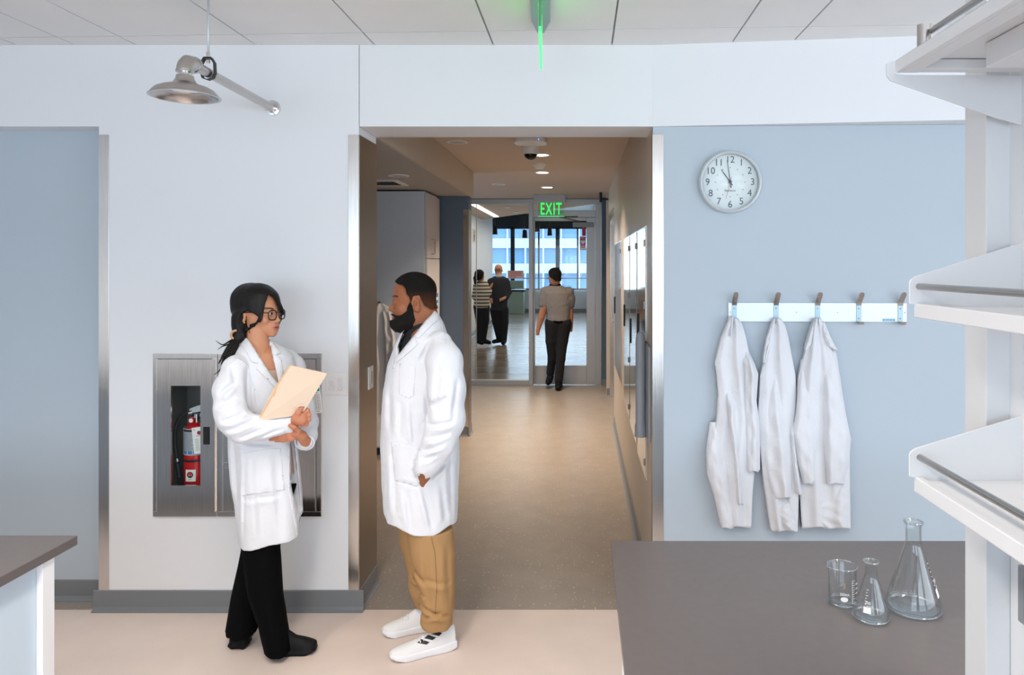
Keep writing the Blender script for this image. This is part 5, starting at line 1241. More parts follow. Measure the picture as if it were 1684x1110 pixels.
c = c+creases(P, W, [(360, 650, 388, 628, .011, .010), (354, 668, 390, 652, .007, .010), (362, 692, 404, 676, .009, .009), (372, 706, 424, 684, .010, .008), (392, 716, 438, 698, .007, .008), (404, 604, 412, 676, .006, .010), (380, 600, 388, 640, .005, .010), (430, 712, 466, 700, .005, .007), (418, 640, 424, 676, .005, .008)], -.2)
c = c+creases(P, W, [(402, 740, 400, 892, .005, .006), (384, 722, 390, 840, .008, .012), (388, 727, 452, 729, .008, .010), (420, 745, 430, 885, .006, .014), (452, 740, 462, 880, .006, .014), (398, 822, 465, 812, .004, .010)], -.12)
# cuff openings and V neck
c = smax(c, -prismcut(P, W, [(404, 545), (440, 545), (446, 575), (459, 634), (446, 617), (424, 585), (408, 562)], -.30, .02), .006)
c = smax(c, -prismcut(P, W, [(478, 733), (485, 733), (492, 800), (497, 850), (491, 850), (478, 803)], -.30, -.02), .006)
c = np.where(P[2] < .74, smax(c, -(c+.012), .002), c)
U = P[0]; hv_ = -.12; hemz = np.interp(U, [p_(380, 0, hv_)[0], p_(398, 0, hv_)[0], p_(437, 0, hv_)[0], p_(490, 0, hv_)[0], p_(494, 0, hv_)[0], p_(510, 0, hv_)[0]], [p_(390, 900, hv_+.06)[2], p_(398, 901, hv_+.06)[2], p_(437, 897, hv_)[2], p_(492, 884, hv_)[2], p_(494, 855, hv_)[2], p_(507, 848, hv_)[2]])
c = smax(c, hemz-P[2], .004)
V, Q = g.mesh(c, 1); coatT = bvh(V, Q)
coat = npmesh('lab_coat', [(V, Q, None)], M['coat_cloth'], wt)
cm = M['coat_cloth']
def wp(poly, name='pocket', off=.002, th=.004, m=None, tree=None): return patch(W, tree or coatT, poly, name, m or cm, coat, off, th)
wp([(401, 550), (409, 560), (428, 590), (441, 612), (458, 634), (455, 641), (440, 624), (421, 606), (425, 597), (414, 596), (404, 577), (393, 562)], 'lapel', .004, .005)
wp([(438, 557), (447, 562), (460, 578), (462, 581), (453, 584), (463, 592), (465, 612), (461, 632), (457, 618), (448, 584), (440, 570)], 'lapel', .004, .005)
wp([(395, 746), (440, 738), (462, 737), (466, 790), (468, 806), (399, 815)], 'pocket', .001, .003)
wp([(474, 732), (478, 732), (479, 800), (493, 882), (489, 884), (474, 806)], 'placket', .001, .003)
wp([(375, 600), (392, 588), (408, 600), (420, 640), (419, 642), (407, 603), (392, 591), (376, 602)], 'armhole_seam', .0, .002)
for px, py in ((473.5, 752), (475, 800)):
    q = Vector(p_(px, py, 0)); e = W.eye(); h_ = coatT.ray_cast(e, (q-e).normalized())
    if h_[0]: bb = MB().lathe([(0, .003), (.006, .003), (.0065, 0)], h_[0], 14, axis=-(q-e).normalized()); mesh_obj('button', bb.v, bb.f, M['button_w'], coat, True, local=True)
# sleeve cuffs as folded bands
bb = MB()
g2 = G((-.05, -.32, .9), (.30, -.02, 1.2), .0035)
cf = np.abs(cap(g2.P, p_(462, 698, -.22), p_(479.5, 695.3, -.22), .042, .040))-.003; cf = np.maximum(cf, cap(g2.P, p_(462, 698, -.22), p_(480, 695.3, -.22), .2)+0*0)
ax0 = np.array(p_(466, 697.4, -.22)); ax1 = np.array(p_(481, 695, -.22)); dd = (ax1-ax0); L = np.linalg.norm(dd); dd /= L
s_ = (g2.P[0]-ax0[0])*dd[0]+(g2.P[1]-ax0[1])*dd[1]+(g2.P[2]-ax0[2])*dd[2]
r_ = np.sqrt(np.maximum((g2.P[0]-ax0[0])**2+(g2.P[1]-ax0[1])**2+(g2.P[2]-ax0[2])**2-s_**2, 0)); cf = np.maximum(np.abs(r_-.040-.002*np.sin(s_*60))-.0035, np.maximum(-s_, s_-L))
V, Q = g2.mesh(cf, 1); npmesh('cuff', [(V, Q, None)], cm, coat)
ax0 = np.array(p_(506, 714, -.115)); ax1 = np.array(p_(500.5, 728.5, -.170)); dd = (ax1-ax0); L = np.linalg.norm(dd); dd /= L
s_ = (g2.P[0]-ax0[0])*dd[0]+(g2.P[1]-ax0[1])*dd[1]+(g2.P[2]-ax0[2])*dd[2]
r_ = np.sqrt(np.maximum((g2.P[0]-ax0[0])**2+(g2.P[1]-ax0[1])**2+(g2.P[2]-ax0[2])**2-s_**2, 0)); cf = np.maximum(np.abs(r_-.041)-.0035, np.maximum(-s_, s_-L))
V, Q = g2.mesh(cf, 1); npmesh('cuff', [(V, Q, None)], cm, coat)
# top, trousers, shoes
g = G((-.25, -.2, .80), (.25, .2, 1.32), .008)
t_ = loft(g.P, W.rows([(604, 388, 476, .0, .122), (622, 385, 476, .0, .126), (690, 384, 472, 0, .118), (740, 382, 480, 0, .122), (815, 386, 488, 0, .13)])); 
V, Q = g.mesh(t_, 1); npmesh('top', [(V, Q, None)], M['beige_knit'], wt)
g = G((-.30, -.25, .0), (.30, .25, .95), .007); P = g.P
l1 = loft(P, W.rows([(800, 386, 480, .04, .11), (900, 397, 440, .05, .075), (982, 379, 428, .08, .085), (1024, 372, 427, .09, .10), (1036, 370, 424, .09, .105)]))
l2 = loft(P, W.rows([(800, 390, 488, -.02, .11), (900, 398, 461, -.045, .08), (978, 408, 466, -.06, .09), (1024, 424, 472, -.07, .095), (1066, 434, 480, -.08, .10)]))
tr = smin(l1, l2, .02)+.004*wav(P, 22, 11, (1.5, 1.5, .25), ridge=True)
kk = np.clip((P[2]-.49)/.05, 0, 1); tr = np.maximum(tr, loft(P, W.rows([(r[0], r[1]+7, r[2]-7, r[3], r[4]-.032) for r in CO+[(1000, 396, 504, .0, .152)]]), False)*kk-.5*(1-kk))
V, Q = g.mesh(tr, 1); npmesh('trousers', [(V, Q, None)], M['black_cloth'], wt)
for heel, toe in (((380, 1052, .085), (412, 1050, .06)), ((446, 1088, -.07), (521, 1086, -.12))):
    a = p_(heel[0], 1060, heel[2]); b_ = p_(toe[0], 1080, toe[2]); g = G((min(a[0], b_[0])-.08, min(a[1], b_[1])-.12, -.004), (max(a[0], b_[0])+.08, max(a[1], b_[1])+.12, .14), .004)
    up, so = shoe_sdf(g.P, a[:2], b_[:2], .042, .115, sole=.018); V, Q = g.mesh(smin(up, so, .006), 1); npmesh('shoe', [(V, Q, None)], M['shoe_black'], wt)
# folder
ft = W.root('manila_folder', 'cream manila folder held against her chest by the woman', 'folder')
def leaf(pts, name, m, th=.0012):
    q = [Vector(p_(*a)) for a in pts]; n_ = (q[1]-q[0]).cross(q[2]-q[0]).normalized(); b = MB().prism(q, n_*th); return mesh_obj(name, b.v, b.f, m, ft, False, local=True)
fa = -.262; fb = -.250
leaf([(426.5, 692, fa), (449, 651.5, fa), (452, 652, fa), (457, 634, fa), (478, 601.5, fa), (486, 602.5, fa), (538, 614.5, fa-.01), (497, 682, fa)][::1], 'front_leaf', M['manila'])
leaf([(424.5, 690, fb), (448, 644, fb), (455, 632, fb), (474, 603, fb), (479, 600.5, fb), (537, 613.5, fb-.008), (496, 680, fb)], 'back_leaf', M['manila_in'])

# ---------------------------------------------------------------- man with beard
N_ = Fig(694, 3.38)
mt = N_.root('person', 'bearded man in a white lab coat and khaki trousers in profile', 'person')
def p_(px, py, v=0.0): return N_.pt(px, py, v)
SM = rgb(154, 94, 60)
mh = Head(N_, 652.5, 495.5, .0, math.radians(-88), 1.08)
g = G((-.12, -.15, -.20), (.12, .15, .14), .0024)
nk = tuple(mh.inn(p_(700, 560, .0)))
d = headsdf(g.P, True, nk, .066, -.006)
d = smin(d, cap(g.P, (0, .028, -.02), (0, .040, -.10), .045, .055), .03)
V, Q = g.mesh(d, 1); Cm = headpaint(V, SM, rgb(150, 84, 76), rgb(22, 15, 12), .0185, rgb(168, 104, 72))
HP = [(-.100, .084), (-.082, .076), (-.060, .070), (-.050, .056), (-.046, .034), (-.036, .018), (-.030, -.006), (-.022, -.002), (-.020, .022), (.006, .026), (.018, .004), (.028, -.018), (.06, -.036), (.2, -.036), (.2, .2), (-.12, .2)]
pd = poly2(V[:, 1], V[:, 2], HP); f_ = np.clip(.5-pd/.010, 0, 1)*(np.abs(V[:, 0]) < .074)
Cm = Cm*(1-f_[:, None]*.85)+np.array((.012, .009, .008))*f_[:, None]*.85
npm = [(mh.outV(V), Q, Cm)]
CM = [(508, 690, 714, .0, .06), (518, 682, 722, .0, .085), (532, 670, 730, .0, .13), (548, 658, 735, .0, .165), (566, 649, 742, .0, .185), (600, 637, 747, .0, .19), (640, 631, 750, .0, .195), (680, 628, 752, .0, .19), (735, 626, 755, .0, .19), (790, 628, 754, .0, .19), (840, 632, 752, .0, .19), (885, 636, 750, .0, .19)]
gb = G((-.25, -.2, 1.2), (.25, .2, 1.62), .007)
db = loft(gb.P, N_.rows([(r[0]+6, r[1]+9, r[2]-8, r[3], r[4]-.03) for r in CM[2:8]])); db = smin(db, cap(gb.P, p_(694, 535), p_(696, 560), .064, .07), .04); Vb, Qb = gb.mesh(db, 1); npm.append((Vb, Qb, SM))
hv = -.185
H3 = [([p_(700, 770, hv), p_(697, 781, hv+.01), p_(694, 792, hv+.02)], [.028, .030, .030], .01)]
for i in range(4): H3.append(([p_(699-3.5*i, 790, hv+.02), p_(697-3.5*i, 803, hv+.028), p_(695-3*i, 813, hv+.036)], [.011, .010, .009], .005))
H3.append(([p_(690, 783, hv+.012), p_(685, 793, hv+.02), p_(683, 801, hv+.026)], [.012, .010, .009], .008))
V3, Q3 = hand_parts(H3, (-.12, -.30, .66), (.12, -.12, .92), .003); npm.append((V3, Q3, SM))
ga = G((-.26, -.32, .72), (.30, .30, 1.50), .010)
da = chain(ga.P, [p_(700, 580, 0), p_(726, 575, -.16), p_(733, 640, -.22), p_(731, 690, -.225), p_(716, 735, -.21), p_(700, 770, hv)], [.06, .045, .048, .045, .036, .028], .02); da = smin(da, cap(ga.P, p_(700, 580, 0), p_(720, 575, .16), .06, .05), .02)
Va, Qa = ga.mesh(da, 1); npm.append((Va, Qa, SM))
npmesh('body', npm, M['skin'], mt)
eyes(mh, mt, (0, -1, 0))
g = G((-.12, -.15, -.18), (.12, .16, .14), .0026); P = g.P; hd_ = headsdf(P, True, nk, .066, -.006); hd_ = smin(hd_, cap(P, (0, .028, -.02), (0, .040, -.10), .045, .055), .03)
up = .004+.007*np.clip((P[2]-.03)/.05, 0, 1)
hr = smax(hd_-up, poly2(P[1], P[2], [(a+.003, b_+.002) for a, b_ in HP]), .006); hr = np.maximum(hr, np.abs(P[0])-.0835)
hr = np.maximum(hr, -ell([np.abs(P[0]), P[1], P[2]], (.078, -.006, -.012), (.02, .020, .034)))+.0007*wav(P, 300, 3)
V, Q = g.mesh(hr, 1); fz = np.clip((.052-V[:, 2])/.075, 0, 1)*.62+.10*wav(V.T, 220, 6)*np.clip((.06-V[:, 2])/.04, 0, 1); fz = np.clip(fz, 0, .7)[:, None]
npmesh('hair', [(mh.outV(V), Q, np.array((.010, .008, .007))*(1-fz)+np.array(SM)*.42*fz)], mat('cropped_hair', (.01, .008, .007), .85, spec=.15, bump=(260, .8, .004), vcol='paint'), mt)
BP = [(-.026, .004), (-.036, -.008), (-.044, -.034), (-.056, -.050), (-.074, -.060), (-.088, -.058), (-.105, -.052), (-.14, -.056), (-.14, -.15), (-.04, -.15), (-.018, -.11), (-.006, -.076), (-.014, -.034), (-.020, -.004)]
bd = .003+.010*np.clip((-P[2]-.045)/.05, 0, 1)*np.clip((.02-P[1])/.06, .4, 1)
hdb = smin(hd_, ell(P, (0, -.066, -.098), (.034, .030, .022)), .02)
be = smax(hdb-bd, poly2(P[1], P[2], BP), .008); be = smax(be, -ell(P, (0, -.114, -.070), (.048, .036, .0115)), .003)
be = np.maximum(be, P[2]*1.0-(.2 if False else .2)); be = be+.0026*wav(P, 120, 8)+.0016*wav(P, 380, 9)
V, Q = g.mesh(be, 1); npmesh('beard', [(mh.outV(V), Q, None)], M['hair_short'], mt)
# coat
g = G((-.30, -.34, .42), (.30, .30, 1.58), .005); P = g.P
c = loft(P, N_.rows(CM), e=2.3)
arm = chain(P, [p_(722, 566, -.15), p_(731, 594, -.205), p_(734, 640, -.23), p_(733, 690, -.24)], [.060, .076, .080, .078], .03)
fo = chain(P, [p_(733, 690, -.24), p_(722, 728, -.25), p_(706, 757, -.245), p_(699, 769, -.24)], [.080, .070, .054, .048], .02)
farm = chain(P, [p_(716, 572, .15), p_(722, 640, .20), p_(712, 700, .21), p_(690, 760, .2)], [.055, .07, .07, .055], .03)
am = smin(smin(arm, fo, .03), farm, .02)+.0025*wav(P, 30, 21, (.8, .8, 1.1), ridge=True)
c = c+(.004*wav(P, 20, 13, (1.2, 1.2, .4), ridge=True)+.0012*wav(P, 60, 14))*np.clip((1.45-P[2])/.25, .15, 1)
c = smin(c, am, .008)
c = c+creases(P, N_, [(700, 700, 748, 690, .008, .010), (697, 722, 742, 708, .009, .009), (694, 742, 730, 726, .009, .008), (693, 758, 718, 744, .007, .008), (700, 640, 706, 700, .005, .012), (752, 620, 744, 690, .007, .010), (722, 590, 716, 680, .005, .014), (738, 650, 704, 668, .005, .012), (712, 560, 690, 600, .006, .012)], -.28, -.05)
c = c+creases(P, N_, [(694, 796, 712, 872, .008, .010), (690, 800, 655, 792, .005, .008), (704, 790, 738, 760, .009, .009), (646, 740, 650, 856, .006, .012), (668, 806, 676, 872, .006, .012), (726, 800, 734, 862, .007, .012), (740, 740, 742, 850, .006, .012), (640, 640, 640, 720, .005, .012), (660, 660, 656, 724, .005, .012), (676, 660, 682, 730, .006, .010)], -.19, .0)
c = smax(c, -prismcut(P, N_, [(672, 500), (716, 500), (712, 516), (700, 527), (684, 547), (656, 583), (654, 570), (662, 549), (668, 540)], -.30, .12), .006)
c = smax(c, -ell(P, p_(693, 782, -.24), (.016, .07, .022)), .006)
c = np.where(P[2] < .74, smax(c, -(c+.012), .002), c)
hv_ = -.15; HM = [(630, 842), (636, 852), (651, 866), (681, 877), (712, 878), (739, 866), (753, 854)]; hemz = np.interp(P[0], [p_(x, 0, hv_)[0] for x, y in HM], [p_(x, y, (hv_ if 640 < x < 745 else -.02))[2] for x, y in HM])
c = smax(c, hemz-P[2], .004)
V, Q = g.mesh(c, 1); T2 = bvh(V, Q); coat = npmesh('lab_coat', [(V, Q, None)], cm, mt)
def mp(poly, name='pocket', off=.002, th=.004, m=None): return patch(N_, T2, poly, name, m or cm, coat, off, th)
mp([(718, 513), (723, 524), (712, 533), (697, 548), (689, 556), (680, 553), (688, 565), (672, 580), (652, 596), (646, 606), (650, 590), (660, 578), (684, 548), (700, 528), (711, 519)], 'lapel', .004, .005)
mp([(664, 548), (667, 545), (664, 560), (655, 580), (650, 592), (651, 572), (657, 560)], 'lapel', .004, .004)
mp([(657, 596), (683, 603), (681, 650), (672, 656), (656, 648)], 'pocket', .001, .003)
mp([(643, 727), (686, 737), (690, 742), (691, 790), (686, 800), (650, 790)], 'pocket', .001, .003)
mp([(727, 531), (728, 531), (733, 565), (731, 567)], 'shoulder_seam', .0, .002)
# shirt
g = G((-.2, -.2, 1.25), (.2, .2, 1.56), .006)
t_ = loft(g.P, N_.rows([(532, 682, 716, .0, .085), (545, 672, 726, .0, .10), (560, 660, 735, 0, .15), (600, 648, 740, 0, .17), (630, 645, 742, 0, .17)])); t_ = smin(t_, cap(g.P, p_(690, 540), p_(694, 556), .072, .075)+.0, .03); t_ = np.maximum(t_, g.P[2]-np.interp(g.P[0], [p_(665, 0)[0], p_(715, 0)[0]], [p_(665, 541)[2], p_(715, 520)[2]]))
V, Q = g.mesh(t_, 1); npmesh('shirt', [(V, Q, None)], M['dark_tee'], mt)
g = G((-.14, -.12, 1.38), (.06, .10, 1.52), .004)
# trousers
g = G((-.25, -.25, .02), (.25, .28, .85), .006); P = g.P
l1 = loft(P, N_.rows([(840, 652, 735, .09, .10), (889, 657, 722, .10, .095), (935, 670, 722, .11, .085), (970, 673, 716, .12, .078), (984, 680, 716, .12, .07), (994, 684, 714, .12, .065)]))
l2 = loft(P, N_.rows([(840, 664, 744, -.08, .11), (866, 667, 744, -.085, .105), (912, 675, 748, -.09, .10), (963, 689, 748, -.09, .092), (1002, 694, 746, -.09, .082), (1022, 691, 744, -.09, .075), (1028, 693, 742, -.09, .072)]))
tr = smin(l1, l2, .008)+.006*wav(P, 26, 31, (.8, .8, .9), ridge=True)*np.clip((.45-P[2])/.3, .25, 1)+creases(P, N_, [(676, 940, 702, 962, .008, .010), (688, 1000, 742, 1014, .009, .009), (692, 1020, 728, 1002, .008, .008), (676, 975, 694, 992, .008, .008), (690, 950, 744, 958, .005, .012), (700, 895, 706, 1000, .005, .014), (734, 890, 738, 990, .005, .012), (672, 985, 700, 980, .007, .008)], -.15, .2)
kk = np.clip((P[2]-.52)/.05, 0, 1); tr = np.maximum(tr, loft(P, N_.rows([(r[0], r[1]+8, r[2]-8, r[3], r[4]-.03) for r in CM+[(1000, 640, 748, 0, .19)]]), False)*kk-.5*(1-kk))
V, Q = g.mesh(tr, 1); T3 = bvh(V, Q); tro = npmesh('trousers', [(V, Q, None)], M['khaki'], mt)
patch(N_, T3, [(708, 878), (709, 878), (716, 912), (719, 965), (716, 1010), (715, 1010), (718, 965), (715, 912)], 'side_seam', mat('khaki_seam', rgb(140, 108, 72), .85), tro, .0, .002)
for k, (heel, toe) in enumerate((((709, 1010, .13), (630, 1025, .10)), ((747, 1055, -.07), (642, 1075, -.13)))):
    a = p_(heel[0], 1040, heel[2]); b_ = p_(toe[0], 1060, toe[2]); g = G((min(a[0], b_[0])-.09, min(a[1], b_[1])-.12, -.006), (max(a[0], b_[0])+.09, max(a[1], b_[1])+.12, .15), .004)
    up, so = shoe_sdf(g.P, a[:2], b_[:2], .048, .105, sole=.033); V, Q = g.mesh(up, 1); sh = npmesh('shoe', [(V, Q, None)], M['shoe_white'], mt)
    V4, Q4 = g.mesh(so, 1); npmesh('sole', [(V4, Q4, None)], M['shoe_sole'], sh)
    if k == 1:
        T4 = bvh(V, Q)
        patch(N_, T4, [(686.6, 1057), (692, 1051), (706.5, 1056), (701, 1060)], 'stripe', M['stripe'], sh, .001, .002, 2)
        patch(N_, T4, [(698, 1049.5), (704, 1044), (717, 1048.5), (711, 1052.7)], 'stripe', M['stripe'], sh, .001, .002, 2)
        patch(N_, T4, [(709, 1042.5), (714, 1037), (727, 1041), (722, 1046)], 'stripe', M['stripe'], sh, .001, .002, 2)
        T5 = bvh(V4, Q4); patch(N_, T5, [(731, 1047), (741, 1042), (742, 1048), (733, 1053)], 'heel_badge', M['stripe'], sh, .001, .002, 2)
    for j in range(3):
        u = .50+.055*j; a_ = np.array(a[:2]); d_ = np.array(b_[:2])-a_; c0 = a_+d_*u; n_ = np.array((-d_[1], d_[0])); n_ /= np.linalg.norm(n_); zz = .100-.034*(j/2)+.0
        tt = bvh(V, Q); lp = []
        for q in np.linspace(-.024, .024, 9):
            h_ = tt.ray_cast(Vector((c0[0]+n_[0]*q, c0[1]+n_[1]*q, .4)), Vector((0, 0, -1)))
            if h_[0]: lp.append(h_[0]+Vector((0, 0, .001)))
        if len(lp) > 2: bb = MB().tube(lp, .003, 6); mesh_obj('lace', bb.v, bb.f, M['shoe_sole'], sh, True, local=True)
# ---------------------------------------------------------------- people beyond: one walking to the door, two talking in the lobby
def far_person(fig, label, skin, skincol, head, coarse, spec):
    """spec: list of (name, material, rows or None, chains) -- each garment its own mesh"""
    r = fig.root('person', label, 'person'); p = fig.pt
    hx_, hy_, yaw, sc, male = head; hd = Head(fig, hx_, hy_, 0, yaw, sc); g = G((-.12, -.15, -.20), (.12, .15, .14), .005)
    nk = tuple(hd.inn(p(skin['neck'][0], skin['neck'][1], skin['neck'][2]))); d = headsdf(g.P, male, nk, .055, .012); V, Q = g.mesh(d, 1)
    C = headpaint(V, skincol, tuple(c*.75 for c in skincol), (.02, .014, .01)); parts = [(hd.outV(V), Q, C)]
    for ch in skin['limbs']:
        pts = [p(*q) for q in ch[0]]; a = np.array(pts); m = max(ch[1])+.02; gg = G(tuple(a.min(0)-m), tuple(a.max(0)+m), coarse*.6); d = chain(gg.P, pts, ch[1], .01)
        for f_ in ch[2] if len(ch) > 2 else []: d = smin(d, chain(gg.P, [p(*q) for q in f_[0]], f_[1], .004), .006)
        V, Q = gg.mesh(d, 1); parts.append((V, Q, skincol))
    npmesh('body', parts, M['skin'], r)
    for name, m, rows, chains, extra in spec:
        allp = [p(q[1], q[0], q[3]) for q in (rows or [])]+[p(q[2], q[0], q[3]) for q in (rows or [])]+[p(*q) for c_ in chains for q in c_[0]]
        a = np.array(allp); mg = .16; g = G(tuple(a.min(0)-np.array((mg, mg, .05))), tuple(a.max(0)+np.array((mg, mg, .06))), coarse)
        d = None
        if rows: d = loft(g.P, fig.rows(rows), e=2.3)
        for c_ in chains:
            q = chain(g.P, [p(*z) for z in c_[0]], c_[1], .02); d = q if d is None else smin(d, q, c_[2] if len(c_) > 2 else .02)
        if extra: d = extra(g.P, d)
        V, Q = g.mesh(d, 1); npmesh(name, [(V, Q, None)], m, r)
    return r, hd
def hair_cap(hd, parent, poly, off, m, extra=None, male=True):
    g = G((-.13, -.15, -.20), (.13, .17, .15), .005); P = g.P; d = headsdf(P, male, (0, .03, -.17), .055, .012)
    h = smax(d-off, poly2(P[1], P[2], poly), .006)
    if extra: h = smin(h, extra(P), .02)
    V, Q = g.mesh(h, 1); npmesh('hair', [(hd.outV(V), Q, None)], m, parent)
M['grey_polo'] = mat('grey_polo_knit', rgb(128, 124, 122), .85, bump=(40, .3, .006))
M['charcoal'] = mat('charcoal_sweater', rgb(44, 46, 54), .9)
M['dark_jean'] = mat('dark_trousers', rgb(26, 26, 30), .9)
def striped(P): return P
M['stripes'] = mat('striped_sweater', rgb(200, 190, 172), .9)
nt_ = M['stripes'].node_tree; tc_ = [n for n in nt_.nodes if n.type == 'TEX_COORD'][0]
sp_ = nt_.nodes.new('ShaderNodeSeparateXYZ'); nt_.links.new(tc_.outputs['Object'], sp_.inputs[0])
mu_ = nt_.nodes.new('ShaderNodeMath'); mu_.operation = 'MULTIPLY'; mu_.inputs[1].default_value = 13.5; nt_.links.new(sp_.outputs[2], mu_.inputs[0])
fr_ = nt_.nodes.new('ShaderNodeMath'); fr_.operation = 'FRACT'; nt_.links.new(mu_.outputs[0], fr_.inputs[0])
gt_ = nt_.nodes.new('ShaderNodeMath'); gt_.operation = 'GREATER_THAN'; gt_.inputs[1].default_value = .62; nt_.links.new(fr_.outputs[0], gt_.inputs[0])
mx_ = nt_.nodes.new('ShaderNodeMix'); mx_.data_type = 'RGBA'; mx_.inputs[6].default_value = (*rgb(206, 196, 178), 1); mx_.inputs[7].default_value = (*rgb(62, 58, 58), 1)
nt_.links.new(gt_.outputs[0], mx_.inputs[0]); nt_.links.new(mx_.outputs[2], nt_.nodes['Principled BSDF'].inputs['Base Color'])

A_ = Fig(914, 10.22)
r, hd = far_person(A_, 'man in a grey polo shirt walking away towards the glazed corridor door', dict(neck=(912, 466, 0), limbs=[
    ([(896, 500, -.02), (890, 522, -.02), (884.5, 543, -.03)], [.055, .046, .030], [([(884.5, 543, -.03), (884, 550, -.03), (883, 556, -.02)], [.028, .026, .012])]),
    ([(936, 500, .02), (938, 520, .03), (939, 538, .03)], [.050, .042, .028], [([(939, 538, .03), (939, 550, .03)], [.026, .014])])]),
    rgb(176, 122, 92), (905.5, 455, math.radians(-128), 1.0, True), .010, [
    ('trousers', M['dark_jean'], None, [([(910, 532, 0), (907, 560, .02), (908, 590, .08), (905, 613, .14)], [.125, .085, .062, .058]), ([(926, 532, 0), (924, 560, 0), (922, 590, -.02), (919, 624, -.03)], [.125, .088, .066, .060])], None),
    ('polo_shirt', M['grey_polo'], [(469, 904, 922, 0, .06), (474, 895, 934, 0, .10), (482, 891, 940, 0, .125), (500, 895, 938, 0, .13), (515, 899, 937, 0, .125), (527, 899, 937, 0, .13)], [([(897, 480, 0), (894, 490, -.01), (893, 500, -.02)], [.075, .068, .062]), ([(935, 480, 0), (938, 492, .01), (938, 501, .02)], [.072, .066, .060])], lambda P, d: d+.006*wav(P, 30, 5, ridge=True)),
    ('collar', M['black_cloth'], [(466, 905, 921, 0, .062), (470, 902, 924, 0, .075)], [], None),
    ('belt', M['black_cloth'], [(526, 899, 937, 0, .128), (531, 899, 937, 0, .128)], [], None),
    ('shoe', M['shoe_black'], None, [([(905, 620, .14), (903, 626, .12), (901.5, 629, .05)], [.050, .045, .04]), ], None),
    ('shoe', M['shoe_black'], None, [([(919, 626, -.03), (919, 635, -.03), (918, 637.5, -.12)], [.055, .050, .042])], None)])
hair_cap(hd, r, [(-.10, .085), (-.075, .06), (-.05, .03), (-.03, .0), (.0, -.02), (.03, -.03), (.05, -.06), (.2, -.07), (.2, .2), (-.2, .2)], .014, M['hair_short'])
B_ = Fig(821, 16.0)
r, hd = far_person(B_, 'bald man in glasses and a dark sweater facing the camera in the lobby', dict(neck=(820, 454, 0), limbs=[
    ([(835, 478, 0), (834, 488, -.06), (826, 492, -.16)], [.045, .04, .03], [([(826, 492, -.16), (820, 495, -.18), (817, 498, -.18)], [.035, .032, .016])]),
    ([(806, 478, 0), (806, 490, -.06), (808, 494, -.15)], [.045, .04, .03], [([(808, 494, -.15), (808, 498, -.17), (810, 500, -.16)], [.034, .03, .02])])]),
    rgb(196, 140, 112), (818.5, 444, math.radians(-12), 1.08, True), .014, [
    ('trousers', M['dark_jean'], None, [([(815, 510, 0), (817, 530, 0), (822, 558, .05)], [.13, .10, .075]), ([(827, 510, 0), (829, 530, 0), (828, 560, 0)], [.13, .10, .075])], None),
    ('sweater', M['charcoal'], [(454, 813, 828, 0, .07), (458, 806, 835, 0, .11), (466, 804, 836, 0, .13), (485, 806, 835, 0, .13), (511, 808, 834, 0, .14)], [([(807, 463, 0), (804, 478, .0), (806, 490, -.08)], [.075, .065, .05]), ([(833, 463, 0), (837, 480, .0), (833, 490, -.08)], [.075, .065, .05])], None),
    ('collar', M['label_silver'], [(452, 815, 826, -.01, .075), (456, 813, 828, -.01, .085)], [], None),
    ('shoe', M['shoe_black'], None, [([(820, 560, .05), (812, 562, -.15)], [.055, .045])], None),
    ('shoe', M['shoe_black'], None, [([(829, 562, 0), (827, 564, -.2)], [.055, .045])], None)])
b = MB()
for s_ in (-1, 1): b.tube([Vector((s_*.034+.026*math.cos(a), -.108, -.004+.019*math.sin(a))) for a in [2*PI*k/16 for k in range(16)]], .0042, 6, closed=True)
b.tube([(-.01, -.112, 0), (.01, -.112, 0)], .006, 6); hobj(hd, b, 'glasses', M['black_plastic'], r)
C_ = Fig(792, 15.6)
r, hd = far_person(C_, 'woman with a dark ponytail and striped sweater talking in the lobby', dict(neck=(791, 463, 0), limbs=[
    ([(797, 480, .02), (803, 478, .05), (808, 470, .08)], [.042, .036, .026], [([(808, 470, .08), (810, 466, .08)], [.03, .016])])]),
    rgb(186, 130, 100), (794, 453, math.radians(128), .98, False), .014, [
    ('trousers', M['dark_jean'], None, [([(789, 505, 0), (789, 530, 0), (787, 558, 0)], [.14, .085, .06]), ([(795, 505, 0), (798, 525, .03), (795, 558, .05)], [.14, .09, .06])], None),
    ('sweater', M['stripes'], [(462, 785, 797, 0, .07), (467, 780, 803, 0, .11), (480, 780, 805, 0, .14), (506, 779, 805, 0, .15)], [([(798, 468, 0), (804, 482, .0), (806, 478, .06)], [.07, .055, .045]), ([(783, 470, 0), (780, 488, .0), (788, 496, .1)], [.065, .055, .045])], None),
    ('boot', M['shoe_black'], None, [([(787, 556, 0), (787, 561, 0), (793, 564, -.04)], [.055, .055, .045])], None),
    ('boot', M['shoe_black'], None, [([(795, 556, .05), (797, 561, .03), (805, 563.5, 0)], [.055, .055, .042])], None)])
hair_cap(hd, r, [(-.09, .08), (-.05, .03), (-.01, -.03), (.0, -.07), (.05, -.10), (.2, -.12), (.2, .2), (-.2, .2)], .02, M['hair_short'], lambda P: chain(P, [(0, .11, .02), (0, .13, -.06), (0, .12, -.17)], [.03, .04, .03]), False)

